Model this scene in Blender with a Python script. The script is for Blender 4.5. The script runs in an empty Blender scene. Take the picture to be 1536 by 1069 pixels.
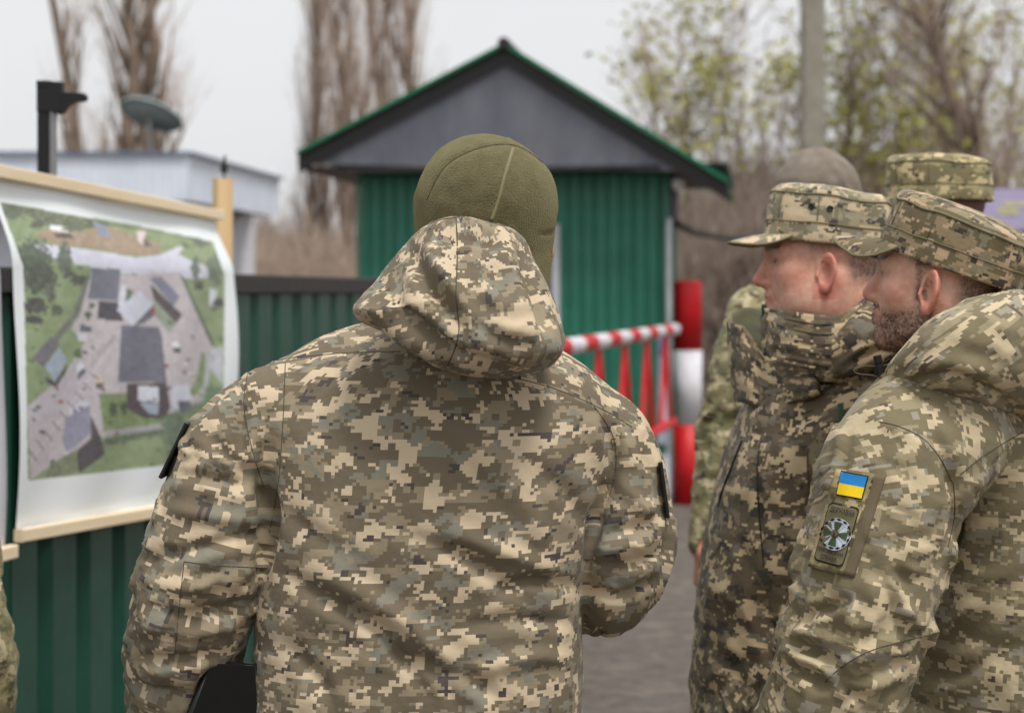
import bpy, math, random
import numpy as np
from mathutils import Vector
from mathutils.bvhtree import BVHTree

# ------------------------------------------------------------------ camera, sky, sun, exposure
scene = bpy.context.scene
FPX, HOR, CAMZ = 2640.0, 440.0, 1.6        # focal length in photo pixels, horizon row, camera height
cam_data = bpy.data.cameras.new("camera")
cam = bpy.data.objects.new("camera", cam_data)
scene.collection.objects.link(cam)
scene.camera = cam
cam.location = (0, 0, CAMZ)
cam.rotation_euler = (math.radians(90), 0, 0)
cam_data.sensor_width = 36.0
cam_data.lens = FPX / 1536.0 * 36.0
cam_data.shift_y = -(1069 / 2 - HOR) / 1536.0
cam_data.clip_start = 0.05
cam_data.clip_end = 2000
cam_data.dof.use_dof = True
cam_data.dof.focus_distance = 2.38
cam_data.dof.aperture_fstop = 4.6
cam_data.dof.aperture_blades = 0

world = bpy.data.worlds.new("World")
scene.world = world
world.use_nodes = True
SUN_EL, SUN_AZ = 64.0, 150.0               # degrees; azimuth clockwise from +Y
wn = world.node_tree
wn.nodes.clear()
w_out = wn.nodes.new("ShaderNodeOutputWorld")
w_bg = wn.nodes.new("ShaderNodeBackground")
w_sky = wn.nodes.new("ShaderNodeTexSky")
w_sky.sky_type = 'NISHITA'
w_sky.sun_disc = False
w_sky.sun_elevation = math.radians(SUN_EL)
w_sky.sun_rotation = math.radians(SUN_AZ)
w_sky.air_density = 1.0
w_sky.dust_density = 4.0
w_sky.ozone_density = 1.0
w_hsv = wn.nodes.new("ShaderNodeHueSaturation")
w_hsv.inputs["Saturation"].default_value = 0.10
w_mix = wn.nodes.new("ShaderNodeMix")
w_mix.data_type = 'RGBA'
w_mix.inputs["Factor"].default_value = 0.85
w_mix.inputs["B"].default_value = (4.4, 4.45, 4.55, 1)   # even cloud layer
w_tc = wn.nodes.new('ShaderNodeTexCoord')
w_ns = wn.nodes.new('ShaderNodeTexNoise')
w_ns.inputs['Scale'].default_value = 2.2
w_ns.inputs['Detail'].default_value = 5
w_cl = wn.nodes.new('ShaderNodeMix')
w_cl.data_type = 'RGBA'
w_cl.inputs['A'].default_value = (4.0, 4.06, 4.18, 1)   # slightly uneven cloud layer
w_cl.inputs['B'].default_value = (4.85, 4.88, 4.95, 1)
wn.links.new(w_tc.outputs['Generated'], w_ns.inputs['Vector'])
wn.links.new(w_ns.outputs[0], w_cl.inputs['Factor'])
wn.links.new(w_cl.outputs['Result'], w_mix.inputs['B'])
wn.links.new(w_sky.outputs[0], w_hsv.inputs["Color"])
wn.links.new(w_hsv.outputs[0], w_mix.inputs["A"])
wn.links.new(w_mix.outputs["Result"], w_bg.inputs["Color"])
w_bg.inputs["Strength"].default_value = 0.12
wn.links.new(w_bg.outputs[0], w_out.inputs["Surface"])

sun_data = bpy.data.lights.new("sun", 'SUN')
sun_data.energy = 1.5
sun_data.angle = math.radians(16)
sun_data.color = (1.0, 0.97, 0.93)
sun = bpy.data.objects.new("sun", sun_data)
scene.collection.objects.link(sun)
_el, _az = math.radians(SUN_EL), math.radians(SUN_AZ)
_d = Vector((math.sin(_az) * math.cos(_el), math.cos(_az) * math.cos(_el), math.sin(_el)))
sun.rotation_euler = _d.to_track_quat('Z', 'Y').to_euler()

vs = scene.view_settings
vs.view_transform = 'Standard'
vs.look = 'None'
vs.exposure = 0.70
vs.gamma = 1.0
vs.use_curve_mapping = False
scene.cycles.use_denoising = True
scene.cycles.max_bounces = 6
scene.cycles.caustics_reflective = False
scene.cycles.caustics_refractive = False

# ------------------------------------------------------------------ helpers
random.seed(7)
rng = np.random.default_rng(7)
COL = scene.collection


def W(px, py, Y):
    """photo pixel at a chosen distance -> world point"""
    return np.array([(px - 768.0) / FPX * Y, Y, CAMZ + (HOR - py) / FPX * Y])


def to_px(P):
    return 768 + FPX * P[:, 0] / P[:, 1], HOR - FPX * (P[:, 2] - CAMZ) / P[:, 1]


def lin(r, g, b):
    def f(c):
        c /= 255.0
        return c / 12.92 if c <= 0.04045 else ((c + 0.055) / 1.055) ** 2.4
    return (f(r), f(g), f(b), 1.0)


def tag(o, label=None, cat=None, group=None, kind=None):
    if label: o["label"] = label
    if cat: o["category"] = cat
    if group: o["group"] = group
    if kind: o["kind"] = kind
    return o


def empty(name, loc, label=None, cat=None, group=None):
    o = bpy.data.objects.new(name, None)
    COL.objects.link(o)
    o.location = loc
    o.empty_display_size = 0.1
    return tag(o, label, cat, group)


def mesh_obj(name, V, F, mat, parent=None, uv=None, col=None, smooth=False, off=None):
    """V (n,3) array, F list of polygons or (m,k) array; uv per corner, col per vertex"""
    V = np.asarray(V, dtype=np.float64)
    if off is not None:
        V = V - np.asarray(off)
    me = bpy.data.meshes.new(name)
    if isinstance(F, np.ndarray):
        m, k = F.shape
        me.vertices.add(len(V))
        me.vertices.foreach_set("co", V.astype(np.float32).ravel())
        me.loops.add(m * k)
        me.loops.foreach_set("vertex_index", F.astype(np.int32).ravel())
        me.polygons.add(m)
        me.polygons.foreach_set("loop_start", np.arange(0, m * k, k, dtype=np.int32))
        me.update(calc_edges=True)
    else:
        me.from_pydata(V.tolist(), [], [list(f) for f in F])
        me.update()
    if uv is not None:
        l = me.uv_layers.new(name="UVMap")
        l.data.foreach_set("uv", np.asarray(uv, dtype=np.float32).ravel())
    if col is not None:
        a = me.color_attributes.new("tint", 'FLOAT_COLOR', 'POINT')
        c = np.ones((len(V), 4), dtype=np.float32)
        c[:, :3] = col[:, :3]
        a.data.foreach_set("color", c.ravel())
    if smooth:
        me.polygons.foreach_set("use_smooth", np.ones(len(me.polygons), dtype=bool))
    if mat is not None:
        me.materials.append(mat)
    o = bpy.data.objects.new(name, me)
    COL.objects.link(o)
    if parent is not None:
        o.parent = parent
    return o


class MB:
    """collects simple solids for one mesh"""
    def __init__(s):
        s.v, s.f = [], []

    def add(s, V, F):
        b = len(s.v)
        s.v += [tuple(map(float, p)) for p in V]
        s.f += [tuple(int(i) + b for i in f) for f in F]
        return s

    def box(s, c, d, ax=None):
        """centre, full sizes, optional 3 axes"""
        c = np.asarray(c, float)
        A = np.eye(3) if ax is None else np.asarray(ax, float)
        V = []
        for i in (-.5, .5):
            for j in (-.5, .5):
                for k in (-.5, .5):
                    V.append(c + A[0] * d[0] * i + A[1] * d[1] * j + A[2] * d[2] * k)
        return s.add(V, [(0, 1, 3, 2), (4, 6, 7, 5), (0, 4, 5, 1), (2, 3, 7, 6), (0, 2, 6, 4), (1, 5, 7, 3)])

    def bevbox(s, c, d, bev, ax=None):
        """box with chamfered long edges (prism along axis 2)"""
        c = np.asarray(c, float)
        A = np.eye(3) if ax is None else np.asarray(ax, float)
        x, y = d[0] / 2, d[1] / 2
        prof = [(-x + bev, -y), (x - bev, -y), (x, -y + bev), (x, y - bev), (x - bev, y), (-x + bev, y), (-x, y - bev), (-x, -y + bev)]
        V = [c + A[0] * p[0] + A[1] * p[1] + A[2] * k * d[2] / 2 for k in (-1, 1) for p in prof]
        F = [tuple(range(7, -1, -1)), tuple(range(8, 16))] + [(i, (i + 1) % 8, 8 + (i + 1) % 8, 8 + i) for i in range(8)]
        return s.add(V, F)

    def tube(s, pts, r, n=8, cap=True):
        pts = np.asarray(pts, float)
        m = len(pts)
        r = np.broadcast_to(np.asarray(r, float), (m,))
        T = np.gradient(pts, axis=0)
        T /= np.linalg.norm(T, axis=1)[:, None] + 1e-12
        ref = np.array([0, 0, 1.0]) if abs(T[0, 2]) < .9 else np.array([1.0, 0, 0])
        u = np.cross(T[0], ref); u /= np.linalg.norm(u)
        V = []
        for i in range(m):
            u = u - T[i] * u.dot(T[i]); u /= np.linalg.norm(u) + 1e-12
            w = np.cross(T[i], u)
            for a in range(n):
                t = 2 * math.pi * a / n
                V.append(pts[i] + r[i] * (math.cos(t) * u + math.sin(t) * w))
        F = [(i * n + a, i * n + (a + 1) % n, (i + 1) * n + (a + 1) % n, (i + 1) * n + a) for i in range(m - 1) for a in range(n)]
        if cap:
            F += [tuple(range(n - 1, -1, -1)), tuple(range((m - 1) * n, m * n))]
        return s.add(V, F)

    def build(s, name, mat, parent=None, smooth=False, off=None):
        return mesh_obj(name, s.v, s.f, mat, parent, smooth=smooth, off=off)


# ------------------------------------------------------------------ numpy noise
def _h(i, j, k, s):
    n = (i.astype(np.int64) * 73856093) ^ (j.astype(np.int64) * 19349663) ^ (k.astype(np.int64) * 83492791) ^ (s * 1299721)
    n = (n ^ (n >> 13)) * 1274126177 & 0x7fffffff
    n = (n ^ (n >> 16)) * 668265263 & 0x7fffffff
    return (n & 0xffff) / 32767.5 - 1.0


def vnoise(x, y, z, seed=0):
    """smooth value noise in -1..1"""
    xi, yi, zi = np.floor(x), np.floor(y), np.floor(z)
    fx, fy, fz = x - xi, y - yi, z - zi
    fx = fx * fx * fx * (fx * (fx * 6 - 15) + 10); fy = fy * fy * fy * (fy * (fy * 6 - 15) + 10); fz = fz * fz * fz * (fz * (fz * 6 - 15) + 10)
    r = 0
    for a in (0, 1):
        for b in (0, 1):
            for c in (0, 1):
                r = r + _h(xi + a, yi + b, zi + c, seed) * (fx if a else 1 - fx) * (fy if b else 1 - fy) * (fz if c else 1 - fz)
    return r


def fbm(x, y, z, seed=0, o=3):
    r, a = 0, 1.0
    for i in range(o):
        r = r + a * vnoise(x, y, z, seed + i)
        x, y, z, a = x * 2.03, y * 2.03, z * 2.03, a * .5
    return r


# ------------------------------------------------------------------ signed distance modelling
def smin(a, b, k):
    h = np.clip(0.5 + 0.5 * (b - a) / k, 0, 1)
    return b * (1 - h) + a * h - k * h * (1 - h)


def smax(a, b, k):
    return -smin(-a, -b, k)


def rcone(P, a, b, ra, rb, n=None, k=1.0):
    a = np.asarray(a, float); b = np.asarray(b, float)
    ba = b - a
    t = np.clip((P - a) @ ba / (ba @ ba), 0, 1)
    q = P - a - t[:, None] * ba
    if n is not None:
        n = np.asarray(n, float); n = n / np.linalg.norm(n)
        q = q + (1 / k - 1) * (q @ n)[:, None] * n
    return np.sqrt((q * q).sum(1)) - (ra + (rb - ra) * t)


def chain(P, pts, rs, k=0.02, n=None, sq=1.0):
    d = None
    for i in range(len(pts) - 1):
        e = rcone(P, pts[i], pts[i + 1], rs[i], rs[i + 1], n, sq)
        d = e if d is None else smin(d, e, k)
    return d


def ell(P, c, r):
    q = (P - np.asarray(c, float)) / np.asarray(r, float)
    k0 = np.sqrt((q * q).sum(1)) + 1e-9
    q2 = q / np.asarray(r, float)
    k1 = np.sqrt((q2 * q2).sum(1)) + 1e-9
    return k0 * (k0 - 1) / k1


def rbox(P, c, h, r, ax=None):
    q = P - np.asarray(c, float)
    if ax is not None:
        q = q @ np.asarray(ax, float).T
    q = np.abs(q) - (np.asarray(h, float) - r)
    return np.sqrt((np.maximum(q, 0) ** 2).sum(1)) + np.minimum(q.max(1), 0) - r


def poly2d(x, z, pts):
    """signed distance to a polygon, negative inside"""
    pts = np.asarray(pts, float)
    d = np.full(x.shape, 1e9)
    s = np.ones(x.shape)
    n = len(pts)
    for i in range(n):
        a, b = pts[i], pts[i - 1]
        ex, ez = b - a
        wx, wz = x - a[0], z - a[1]
        t = np.clip((wx * ex + wz * ez) / (ex * ex + ez * ez), 0, 1)
        d = np.minimum(d, (wx - ex * t) ** 2 + (wz - ez * t) ** 2)
        c1, c2, c3 = z >= a[1], z < b[1], ex * wz > ez * wx
        flip = (c1 & c2 & c3) | (~c1 & ~c2 & ~c3)
        s = np.where(flip, -s, s)
    return s * np.sqrt(d)


def grad(f, P, e=1.5e-3):
    g = np.empty_like(P)
    for i in range(3):
        d = np.zeros(3); d[i] = e
        g[:, i] = f(P + d) - f(P - d)
    return g / (np.linalg.norm(g, axis=1)[:, None] + 1e-12)


def surfnet(f, lo, hi, h, lip=1.8):
    lo = np.asarray(lo, float); hi = np.asarray(hi, float)
    k = 4
    m = np.ceil((hi - lo) / (h * k)).astype(int) + 1
    n = (m - 1) * k + 1
    cx = [lo[i] + np.arange(m[i]) * h * k for i in range(3)]
    G = np.stack(np.meshgrid(*cx, indexing='ij'), -1).reshape(-1, 3)
    Vc = f(G).reshape(m)
    r = [np.minimum((np.arange(n[i]) + k // 2) // k, m[i] - 1) for i in range(3)]
    V = Vc[r[0]][:, r[1]][:, :, r[2]].copy()
    sel = np.argwhere(np.abs(V) < lip * h * k)
    V[sel[:, 0], sel[:, 1], sel[:, 2]] = f(lo + sel * h)
    s = V < 0
    c = np.zeros(n - 1, dtype=np.uint8)
    off = [(a, b, d) for a in (0, 1) for b in (0, 1) for d in (0, 1)]
    for a, b, d in off:
        c += s[a:n[0] - 1 + a, b:n[1] - 1 + b, d:n[2] - 1 + d]
    act = (c > 0) & (c < 8)
    A = np.argwhere(act)
    ids = np.full(n - 1, -1, dtype=np.int64)
    ids[act] = np.arange(len(A))
    S = np.zeros((len(A), 3)); cnt = np.zeros(len(A))
    for i, p in enumerate(off):
        for q in off[i + 1:]:
            if sum(abs(p[t] - q[t]) for t in range(3)) != 1:
                continue
            va = V[A[:, 0] + p[0], A[:, 1] + p[1], A[:, 2] + p[2]]
            vb = V[A[:, 0] + q[0], A[:, 1] + q[1], A[:, 2] + q[2]]
            x = (va < 0) != (vb < 0)
            t = np.where(x, va / (va - vb + 1e-20), 0)
            pos = np.asarray(p) + t[:, None] * (np.asarray(q) - np.asarray(p))
            S[x] += pos[x]; cnt[x] += 1
    verts = lo + (A + S / cnt[:, None]) * h
    F = []
    for ax in range(3):
        u, v = [(1, 2), (2, 0), (0, 1)][ax]
        sa = [slice(None)] * 3; sb = [slice(None)] * 3
        sa[ax] = slice(0, n[ax] - 1); sb[ax] = slice(1, n[ax])
        s0, s1 = s[tuple(sa)], s[tuple(sb)]
        E = np.argwhere(s0 != s1)
        ok = (E[:, u] > 0) & (E[:, v] > 0) & (E[:, u] < n[u] - 1) & (E[:, v] < n[v] - 1)
        E = E[ok]
        ins = s0[E[:, 0], E[:, 1], E[:, 2]]
        eu = np.zeros(3, int); eu[u] = 1
        ev = np.zeros(3, int); ev[v] = 1
        q = [ids[tuple((E - eu - ev).T)], ids[tuple((E - ev).T)], ids[tuple(E.T)], ids[tuple((E - eu).T)]]
        q = np.stack(q, 1)
        q[~ins] = q[~ins][:, ::-1]
        F.append(q)
    F = np.concatenate(F)
    for _ in range(2):
        g = grad(f, verts)
        verts = verts - g * np.clip(f(verts), -h, h)[:, None] * .9
    return verts, F


def vnormals(V, F):
    n = np.cross(V[F[:, 2]] - V[F[:, 0]], V[F[:, 3]] - V[F[:, 1]])
    N = np.zeros_like(V)
    for i in range(F.shape[1]):
        for a in range(3):
            N[:, a] += np.bincount(F[:, i], n[:, a], minlength=len(V))
    return N / (np.linalg.norm(N, axis=1)[:, None] + 1e-12)


def catmull(pts, m):
    pts = np.asarray(pts, float)
    n = len(pts)
    t = np.linspace(0, n - 1, m)
    i = np.clip(t.astype(int), 0, n - 2)
    f = (t - i)[:, None]
    p0, p1, p2, p3 = pts[np.maximum(i - 1, 0)], pts[i], pts[i + 1], pts[np.minimum(i + 2, n - 1)]
    return .5 * (2 * p1 + (p2 - p0) * f + (2 * p0 - 5 * p1 + 4 * p2 - p3) * f ** 2 + (3 * p1 - p0 - 3 * p2 + p3) * f ** 3)


# ------------------------------------------------------------------ materials
def new_mat(name):
    m = bpy.data.materials.new(name)
    m.use_nodes = True
    nt = m.node_tree
    b = nt.nodes["Principled BSDF"]
    return m, nt, b


def N(nt, t, **kw):
    n = nt.nodes.new("ShaderNode" + t)
    for k, v in kw.items():
        setattr(n, k, v)
    return n


def mixc(nt, fac, a, b):
    n = N(nt, "Mix", data_type='RGBA')
    for s, v in (("Factor", fac), ("A", a), ("B", b)):
        if hasattr(v, "links") or isinstance(v, bpy.types.NodeSocket):
            nt.links.new(v, n.inputs[s])
        else:
            n.inputs[s].default_value = v
    return n.outputs["Result"]


def math_n(nt, op, a, b=None):
    n = N(nt, "Math", operation=op)
    for i, v in enumerate((a, b)):
        if v is None: continue
        if isinstance(v, bpy.types.NodeSocket): nt.links.new(v, n.inputs[i])
        else: n.inputs[i].default_value = v
    return n.outputs[0]


def noise_n(nt, vec, scale, detail=3, rough=.55, dim='3D'):
    n = N(nt, "TexNoise", noise_dimensions=dim)
    n.inputs["Scale"].default_value = scale
    n.inputs["Detail"].default_value = detail
    n.inputs["Roughness"].default_value = rough
    if vec is not None: nt.links.new(vec, n.inputs["Vector"])
    return n.outputs[0]


def ramp(nt, v, lo, hi):
    n = N(nt, "MapRange")
    n.inputs["From Min"].default_value = lo
    n.inputs["From Max"].default_value = hi
    nt.links.new(v, n.inputs["Value"])
    return n.outputs[0]


def bump(nt, b, h, strength, dist):
    n = N(nt, "Bump")
    n.inputs["Strength"].default_value = strength
    n.inputs["Distance"].default_value = dist
    nt.links.new(h, n.inputs["Height"])
    nt.links.new(n.outputs[0], b.inputs["Normal"])


def surf(name, c1, c2, scale=6, rough=.7, metal=0, bmp=.15, bscale=40, bdist=.004, aniso=None, spec=.4, lo=.35, hi=.65, dirt=None):
    """two-tone worn surface"""
    m, nt, b = new_mat(name)
    tc = N(nt, "TexCoord")
    vec = tc.outputs["Object"]
    if aniso:
        mp = N(nt, "Mapping"); mp.inputs["Scale"].default_value = aniso
        nt.links.new(vec, mp.inputs[0]); vec = mp.outputs[0]
    n1 = noise_n(nt, vec, scale, 5, .6)
    c = mixc(nt, ramp(nt, n1, lo, hi), c1, c2)
    if dirt:
        n3 = noise_n(nt, vec, scale * .31, 6, .7)
        c = mixc(nt, math_n(nt, 'MULTIPLY', ramp(nt, n3, .52, .72), dirt[1]), c, dirt[0])
    nt.links.new(c, b.inputs["Base Color"])
    n2 = noise_n(nt, vec, bscale, 4, .6)
    r = N(nt, "MapRange"); r.inputs["To Min"].default_value = rough - .1; r.inputs["To Max"].default_value = min(1, rough + .1)
    nt.links.new(n2, r.inputs["Value"]); nt.links.new(r.outputs[0], b.inputs["Roughness"])
    b.inputs["Metallic"].default_value = metal
    b.inputs["Specular IOR Level"].default_value = spec
    if bmp: bump(nt, b, n2, bmp, bdist)
    return m


def camo(name, pal, seed, cell=.0042, th=(.545, .60, .545, .645), rough=.78, fine=True):
    """pixel camouflage in UV metres; pal = base, khaki, grey, tan, dark"""
    m, nt, b = new_mat(name)
    uv = N(nt, "UVMap").outputs[0]
    def snap(c):
        s = N(nt, "VectorMath", operation='SNAP')
        nt.links.new(uv, s.inputs[0]); s.inputs[1].default_value = (c, c, c)
        a = N(nt, "VectorMath", operation='ADD'); nt.links.new(s.outputs[0], a.inputs[0])
        a.inputs[1].default_value = (seed * 3.17, seed * 1.71, 0)
        return a.outputs[0]
    s1 = snap(cell); s2 = snap(cell * 2)
    def wn_(v, k):
        mp = N(nt, "VectorMath", operation='MULTIPLY_ADD')
        nt.links.new(v, mp.inputs[0]); mp.inputs[1].default_value = (117.3, 91.7, 1); mp.inputs[2].default_value = (k, k * 2.3, 0)
        w = N(nt, "TexWhiteNoise", noise_dimensions='2D'); nt.links.new(mp.outputs[0], w.inputs[0])
        return w.outputs["Value"]
    w1, w2 = wn_(s1, 1.0), wn_(s2, 5.0)
    jit = math_n(nt, 'ADD', math_n(nt, 'MULTIPLY', math_n(nt, 'SUBTRACT', w1, .5), .05), math_n(nt, 'MULTIPLY', math_n(nt, 'SUBTRACT', w2, .5), .05))
    def layer(sc, off, t, src, det=2.5):
        mp = N(nt, "VectorMath", operation='MULTIPLY_ADD')
        nt.links.new(src, mp.inputs[0]); mp.inputs[1].default_value = sc; mp.inputs[2].default_value = (off, off * .7, 0)
        n = noise_n(nt, mp.outputs[0], 1.0, det, .58, '2D')
        return math_n(nt, 'GREATER_THAN', math_n(nt, 'ADD', n, jit), t)
    base, khaki, grey, tan, dark = pal
    c = mixc(nt, layer((21, 32, 1), 3.1, th[0], s1, 2.5), base, khaki)
    c = mixc(nt, layer((18, 29, 1), 11.7, th[1], s1, 2.5), c, grey)
    c = mixc(nt, layer((22, 33, 1), 23.9, th[2], s1, 3), c, tan)
    c = mixc(nt, layer((26, 44, 1), 37.3, th[3], s1, 2), c, dark)
    if fine:                                             # stray single blocks
        c = mixc(nt, math_n(nt, 'GREATER_THAN', w2, .975), c, base)
        w3 = wn_(s2, 9.0)
        c = mixc(nt, math_n(nt, 'GREATER_THAN', w3, .988), c, khaki)
    big = noise_n(nt, N(nt, "TexCoord").outputs["Object"], 5, 4, .6)
    v = N(nt, "HueSaturation"); nt.links.new(c, v.inputs["Color"])
    r = N(nt, "MapRange"); r.inputs["To Min"].default_value = .86; r.inputs["To Max"].default_value = 1.12
    nt.links.new(big, r.inputs["Value"]); nt.links.new(r.outputs[0], v.inputs["Value"])
    nt.links.new(v.outputs[0], b.inputs["Base Color"])
    b.inputs["Roughness"].default_value = rough
    b.inputs["Specular IOR Level"].default_value = .3
    b.inputs["Sheen Weight"].default_value = .08
    oc = N(nt, "TexCoord").outputs["Object"]
    h1 = noise_n(nt, oc, 28, 3, .5)
    h2 = noise_n(nt, oc, 900, 1, .5)
    bump(nt, b, math_n(nt, 'ADD', math_n(nt, 'MULTIPLY', h1, 1.0), math_n(nt, 'MULTIPLY', h2, .035)), .35, .012)
    return m


def vcol_mat(name, rough=.6, sss=0, bscale=0, bstr=0, bdist=.001, spec=.4, mult=None):
    m, nt, b = new_mat(name)
    a = N(nt, "Attribute", attribute_name="tint")
    nt.links.new(a.outputs["Color"], b.inputs["Base Color"])
    b.inputs["Roughness"].default_value = rough
    b.inputs["Specular IOR Level"].default_value = spec
    if sss:
        b.inputs["Subsurface Weight"].default_value = sss
        b.inputs["Subsurface Radius"].default_value = (.008, .003, .0015)
        b.inputs["Subsurface Scale"].default_value = 1.0
    if bscale:
        bump(nt, b, noise_n(nt, N(nt, "TexCoord").outputs["Object"], bscale, 3, .6), bstr, bdist)
    return m


def plain(name, c, rough=.6, metal=0, bscale=60, bmp=.08, spec=.4):
    d = tuple(x * .8 for x in c[:3]) + (1,)
    return surf(name, c, d, 8, rough, metal, bmp, bscale, .002, spec=spec)


PAL = [lin(111, 100, 81), lin(145, 132, 108), lin(130, 126, 111), lin(200, 181, 152), lin(78, 70, 67)]
M = {}
M['camo_a'] = camo('camo_fabric_a', PAL, 1, th=(.545, .59, .56, .69))
M['camo_b'] = camo('camo_fabric_b', [lin(120, 110, 84), lin(150, 138, 109), lin(148, 141, 125), lin(195, 178, 145), lin(96, 84, 71)], 2, cell=.0044, th=(.55, .61, .565, .72))
M['camo_c'] = camo('camo_fabric_c', [lin(92, 80, 61), lin(124, 110, 86), lin(112, 105, 90), lin(186, 165, 130), lin(62, 54, 46)], 3, cell=.0042, th=(.56, .63, .55, .615), rough=.66)
M['camo_cap_b'] = camo('camo_cap_b', [lin(108, 97, 72), lin(148, 131, 102), lin(132, 125, 102), lin(184, 159, 130), lin(68, 61, 55)], 4, cell=.0042, th=(.52, .6, .57, .65))
M['camo_cap_c'] = camo('camo_cap_c', [lin(130, 123, 100), lin(158, 148, 120), lin(148, 146, 126), lin(204, 184, 152), lin(82, 75, 64)], 5, cell=.0034, th=(.52, .58, .52, .63))
M['camo_e'] = camo('camo_fabric_e', [lin(122, 114, 84), lin(158, 147, 108), lin(140, 132, 100), lin(200, 183, 140), lin(84, 76, 58)], 6, cell=.0042)
M['camo_soft'] = camo('camo_fabric_soft', [lin(124, 117, 84), lin(152, 143, 106), lin(112, 112, 80), lin(188, 176, 142), lin(86, 72, 54)], 7, cell=.0012, th=(.52, .55, .58, .62), fine=False)
M['fleece'] = surf('olive_fleece', lin(97, 90, 63), lin(111, 103, 76), 60, .95, 0, .9, 420, .004, spec=.15)
M['knit'] = surf('grey_brown_knit', lin(124, 114, 102), lin(138, 128, 116), 30, .9, 0, .5, 300, .003, spec=.2)
M['black'] = plain('black_plastic', lin(22, 22, 24), .45)
M['dark_seam'] = plain('seam_thread', lin(84, 76, 58), .8)
M['tan_seam'] = plain('fleece_seam', lin(132, 126, 92), .8)
M['green_lining'] = plain('green_lining', lin(150, 150, 118), .9)
M['skin'] = vcol_mat('skin', .52, .06, 300, .45, .0018, spec=.4)
M['fleece'].node_tree.nodes['Principled BSDF'].inputs['Sheen Weight'].default_value = .5
M['fleece'].node_tree.nodes['Principled BSDF'].inputs['Sheen Tint'].default_value = lin(200, 196, 150)
M['folder'] = plain('folder_leatherette', lin(9, 10, 11), .35)
M['eye'] = plain('eye_white', lin(122, 102, 94), .4)
M['iris'] = plain('eye_iris', lin(40, 40, 38), .2)
M['boot'] = plain('boot_leather', lin(38, 34, 30), .5)
M['wood'] = surf('pine_wood', lin(232, 200, 152), lin(212, 174, 124), 9, .7, 0, .2, 60, .003, aniso=(1, 1, .08))
M['wood_h'] = surf('pine_batten', lin(246, 228, 198), lin(236, 212, 174), 14, .7, 0, .2, 50, .003, aniso=(.3, .1, 1.4))
M['green_sheet'] = surf('green_painted_steel', lin(34, 108, 87), lin(42, 120, 98), 5, .42, 0, .05, 30, .002, spec=.5, dirt=(lin(70, 96, 82), .25))
M['fence_sheet'] = surf('dark_green_painted_steel', lin(24, 68, 56), lin(30, 78, 63), 5, .45, 0, .05, 30, .002, spec=.5, dirt=(lin(60, 86, 76), .2))
M['black_steel'] = surf('black_painted_steel', lin(34, 32, 32), lin(44, 42, 42), 8, .5, 0, .1, 50, .002)
M['gable'] = surf('grey_gable_sheet', lin(92, 95, 105), lin(110, 113, 122), 4, .6, 0, .1, 30, .002, aniso=(1, 1, .35), dirt=(lin(136, 132, 128), .35))
M['roof_green'] = surf('green_roof_sheet', lin(20, 108, 78), lin(28, 120, 88), 6, .4, 0, .05, 40, .002)
M['white_pvc'] = plain('white_frame', lin(205, 208, 212), .5)
M['glass'] = plain('dark_glass', lin(24, 27, 30), .08, 0, 20, 0)
M['red'] = surf('red_paint', lin(206, 22, 30), lin(192, 18, 28), 9, .5, 0, .1, 50, .003, dirt=(lin(112, 52, 46), .6))
M['white_paint'] = surf('white_paint', lin(226, 226, 230), lin(208, 208, 214), 9, .55, 0, .1, 50, .003, dirt=(lin(158, 150, 142), .6))
M['white_sheet'] = surf('white_cladding', lin(228, 234, 244), lin(214, 222, 236), 3, .5, 0, .05, 30, .002)
M['paper'] = vcol_mat('printed_paper', .55, 0, 8, .12, .01, spec=.35)
M['concrete'] = surf('pole_concrete', lin(158, 152, 140), lin(136, 130, 120), 5, .9, 0, .3, 60, .006)
M['asphalt'] = surf('asphalt', lin(82, 76, 70), lin(108, 100, 92), 12, .92, 0, .5, 140, .006, dirt=(lin(134, 123, 113), .6))
M['bark'] = surf('bare_bark', lin(142, 126, 114), lin(110, 96, 86), 4, .95, 0, .4, 40, .01)
M['bark_pale'] = surf('poplar_bark', lin(150, 134, 118), lin(112, 97, 84), 3, .95, 0, .4, 40, .01)
M['twig'] = surf('dry_twigs', lin(164, 146, 130), lin(134, 116, 103), 1.5, .95, 0, 0, 40, .01)
M['leaf'] = surf('yellow_green_leaf', lin(176, 172, 88), lin(148, 150, 70), 2.0, .8, 0, 0, 40, .01)
M['poplar_twig'] = surf('poplar_twigs', lin(176, 156, 140), lin(146, 126, 112), 1.5, .95, 0, 0, 40, .01)
M['soil'] = surf('brown_hillside', lin(112, 96, 82), lin(92, 78, 66), .6, .95, 0, .4, 8, .05, dirt=(lin(120, 112, 74), .5))
M['dish'] = plain('dish_grey', lin(196, 212, 212), .6)
M['steel'] = plain('bare_steel', lin(150, 150, 150), .35, .8)

# ================================================================== setting
def plane_hit(px, py, p0, n):
    d = np.array([(px - 768.0) / FPX, 1.0, (HOR - py) / FPX])
    o = np.array([0, 0, CAMZ])
    t = ((np.asarray(p0) - o) @ np.asarray(n)) / (d @ np.asarray(n))
    return o + t * d


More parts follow.
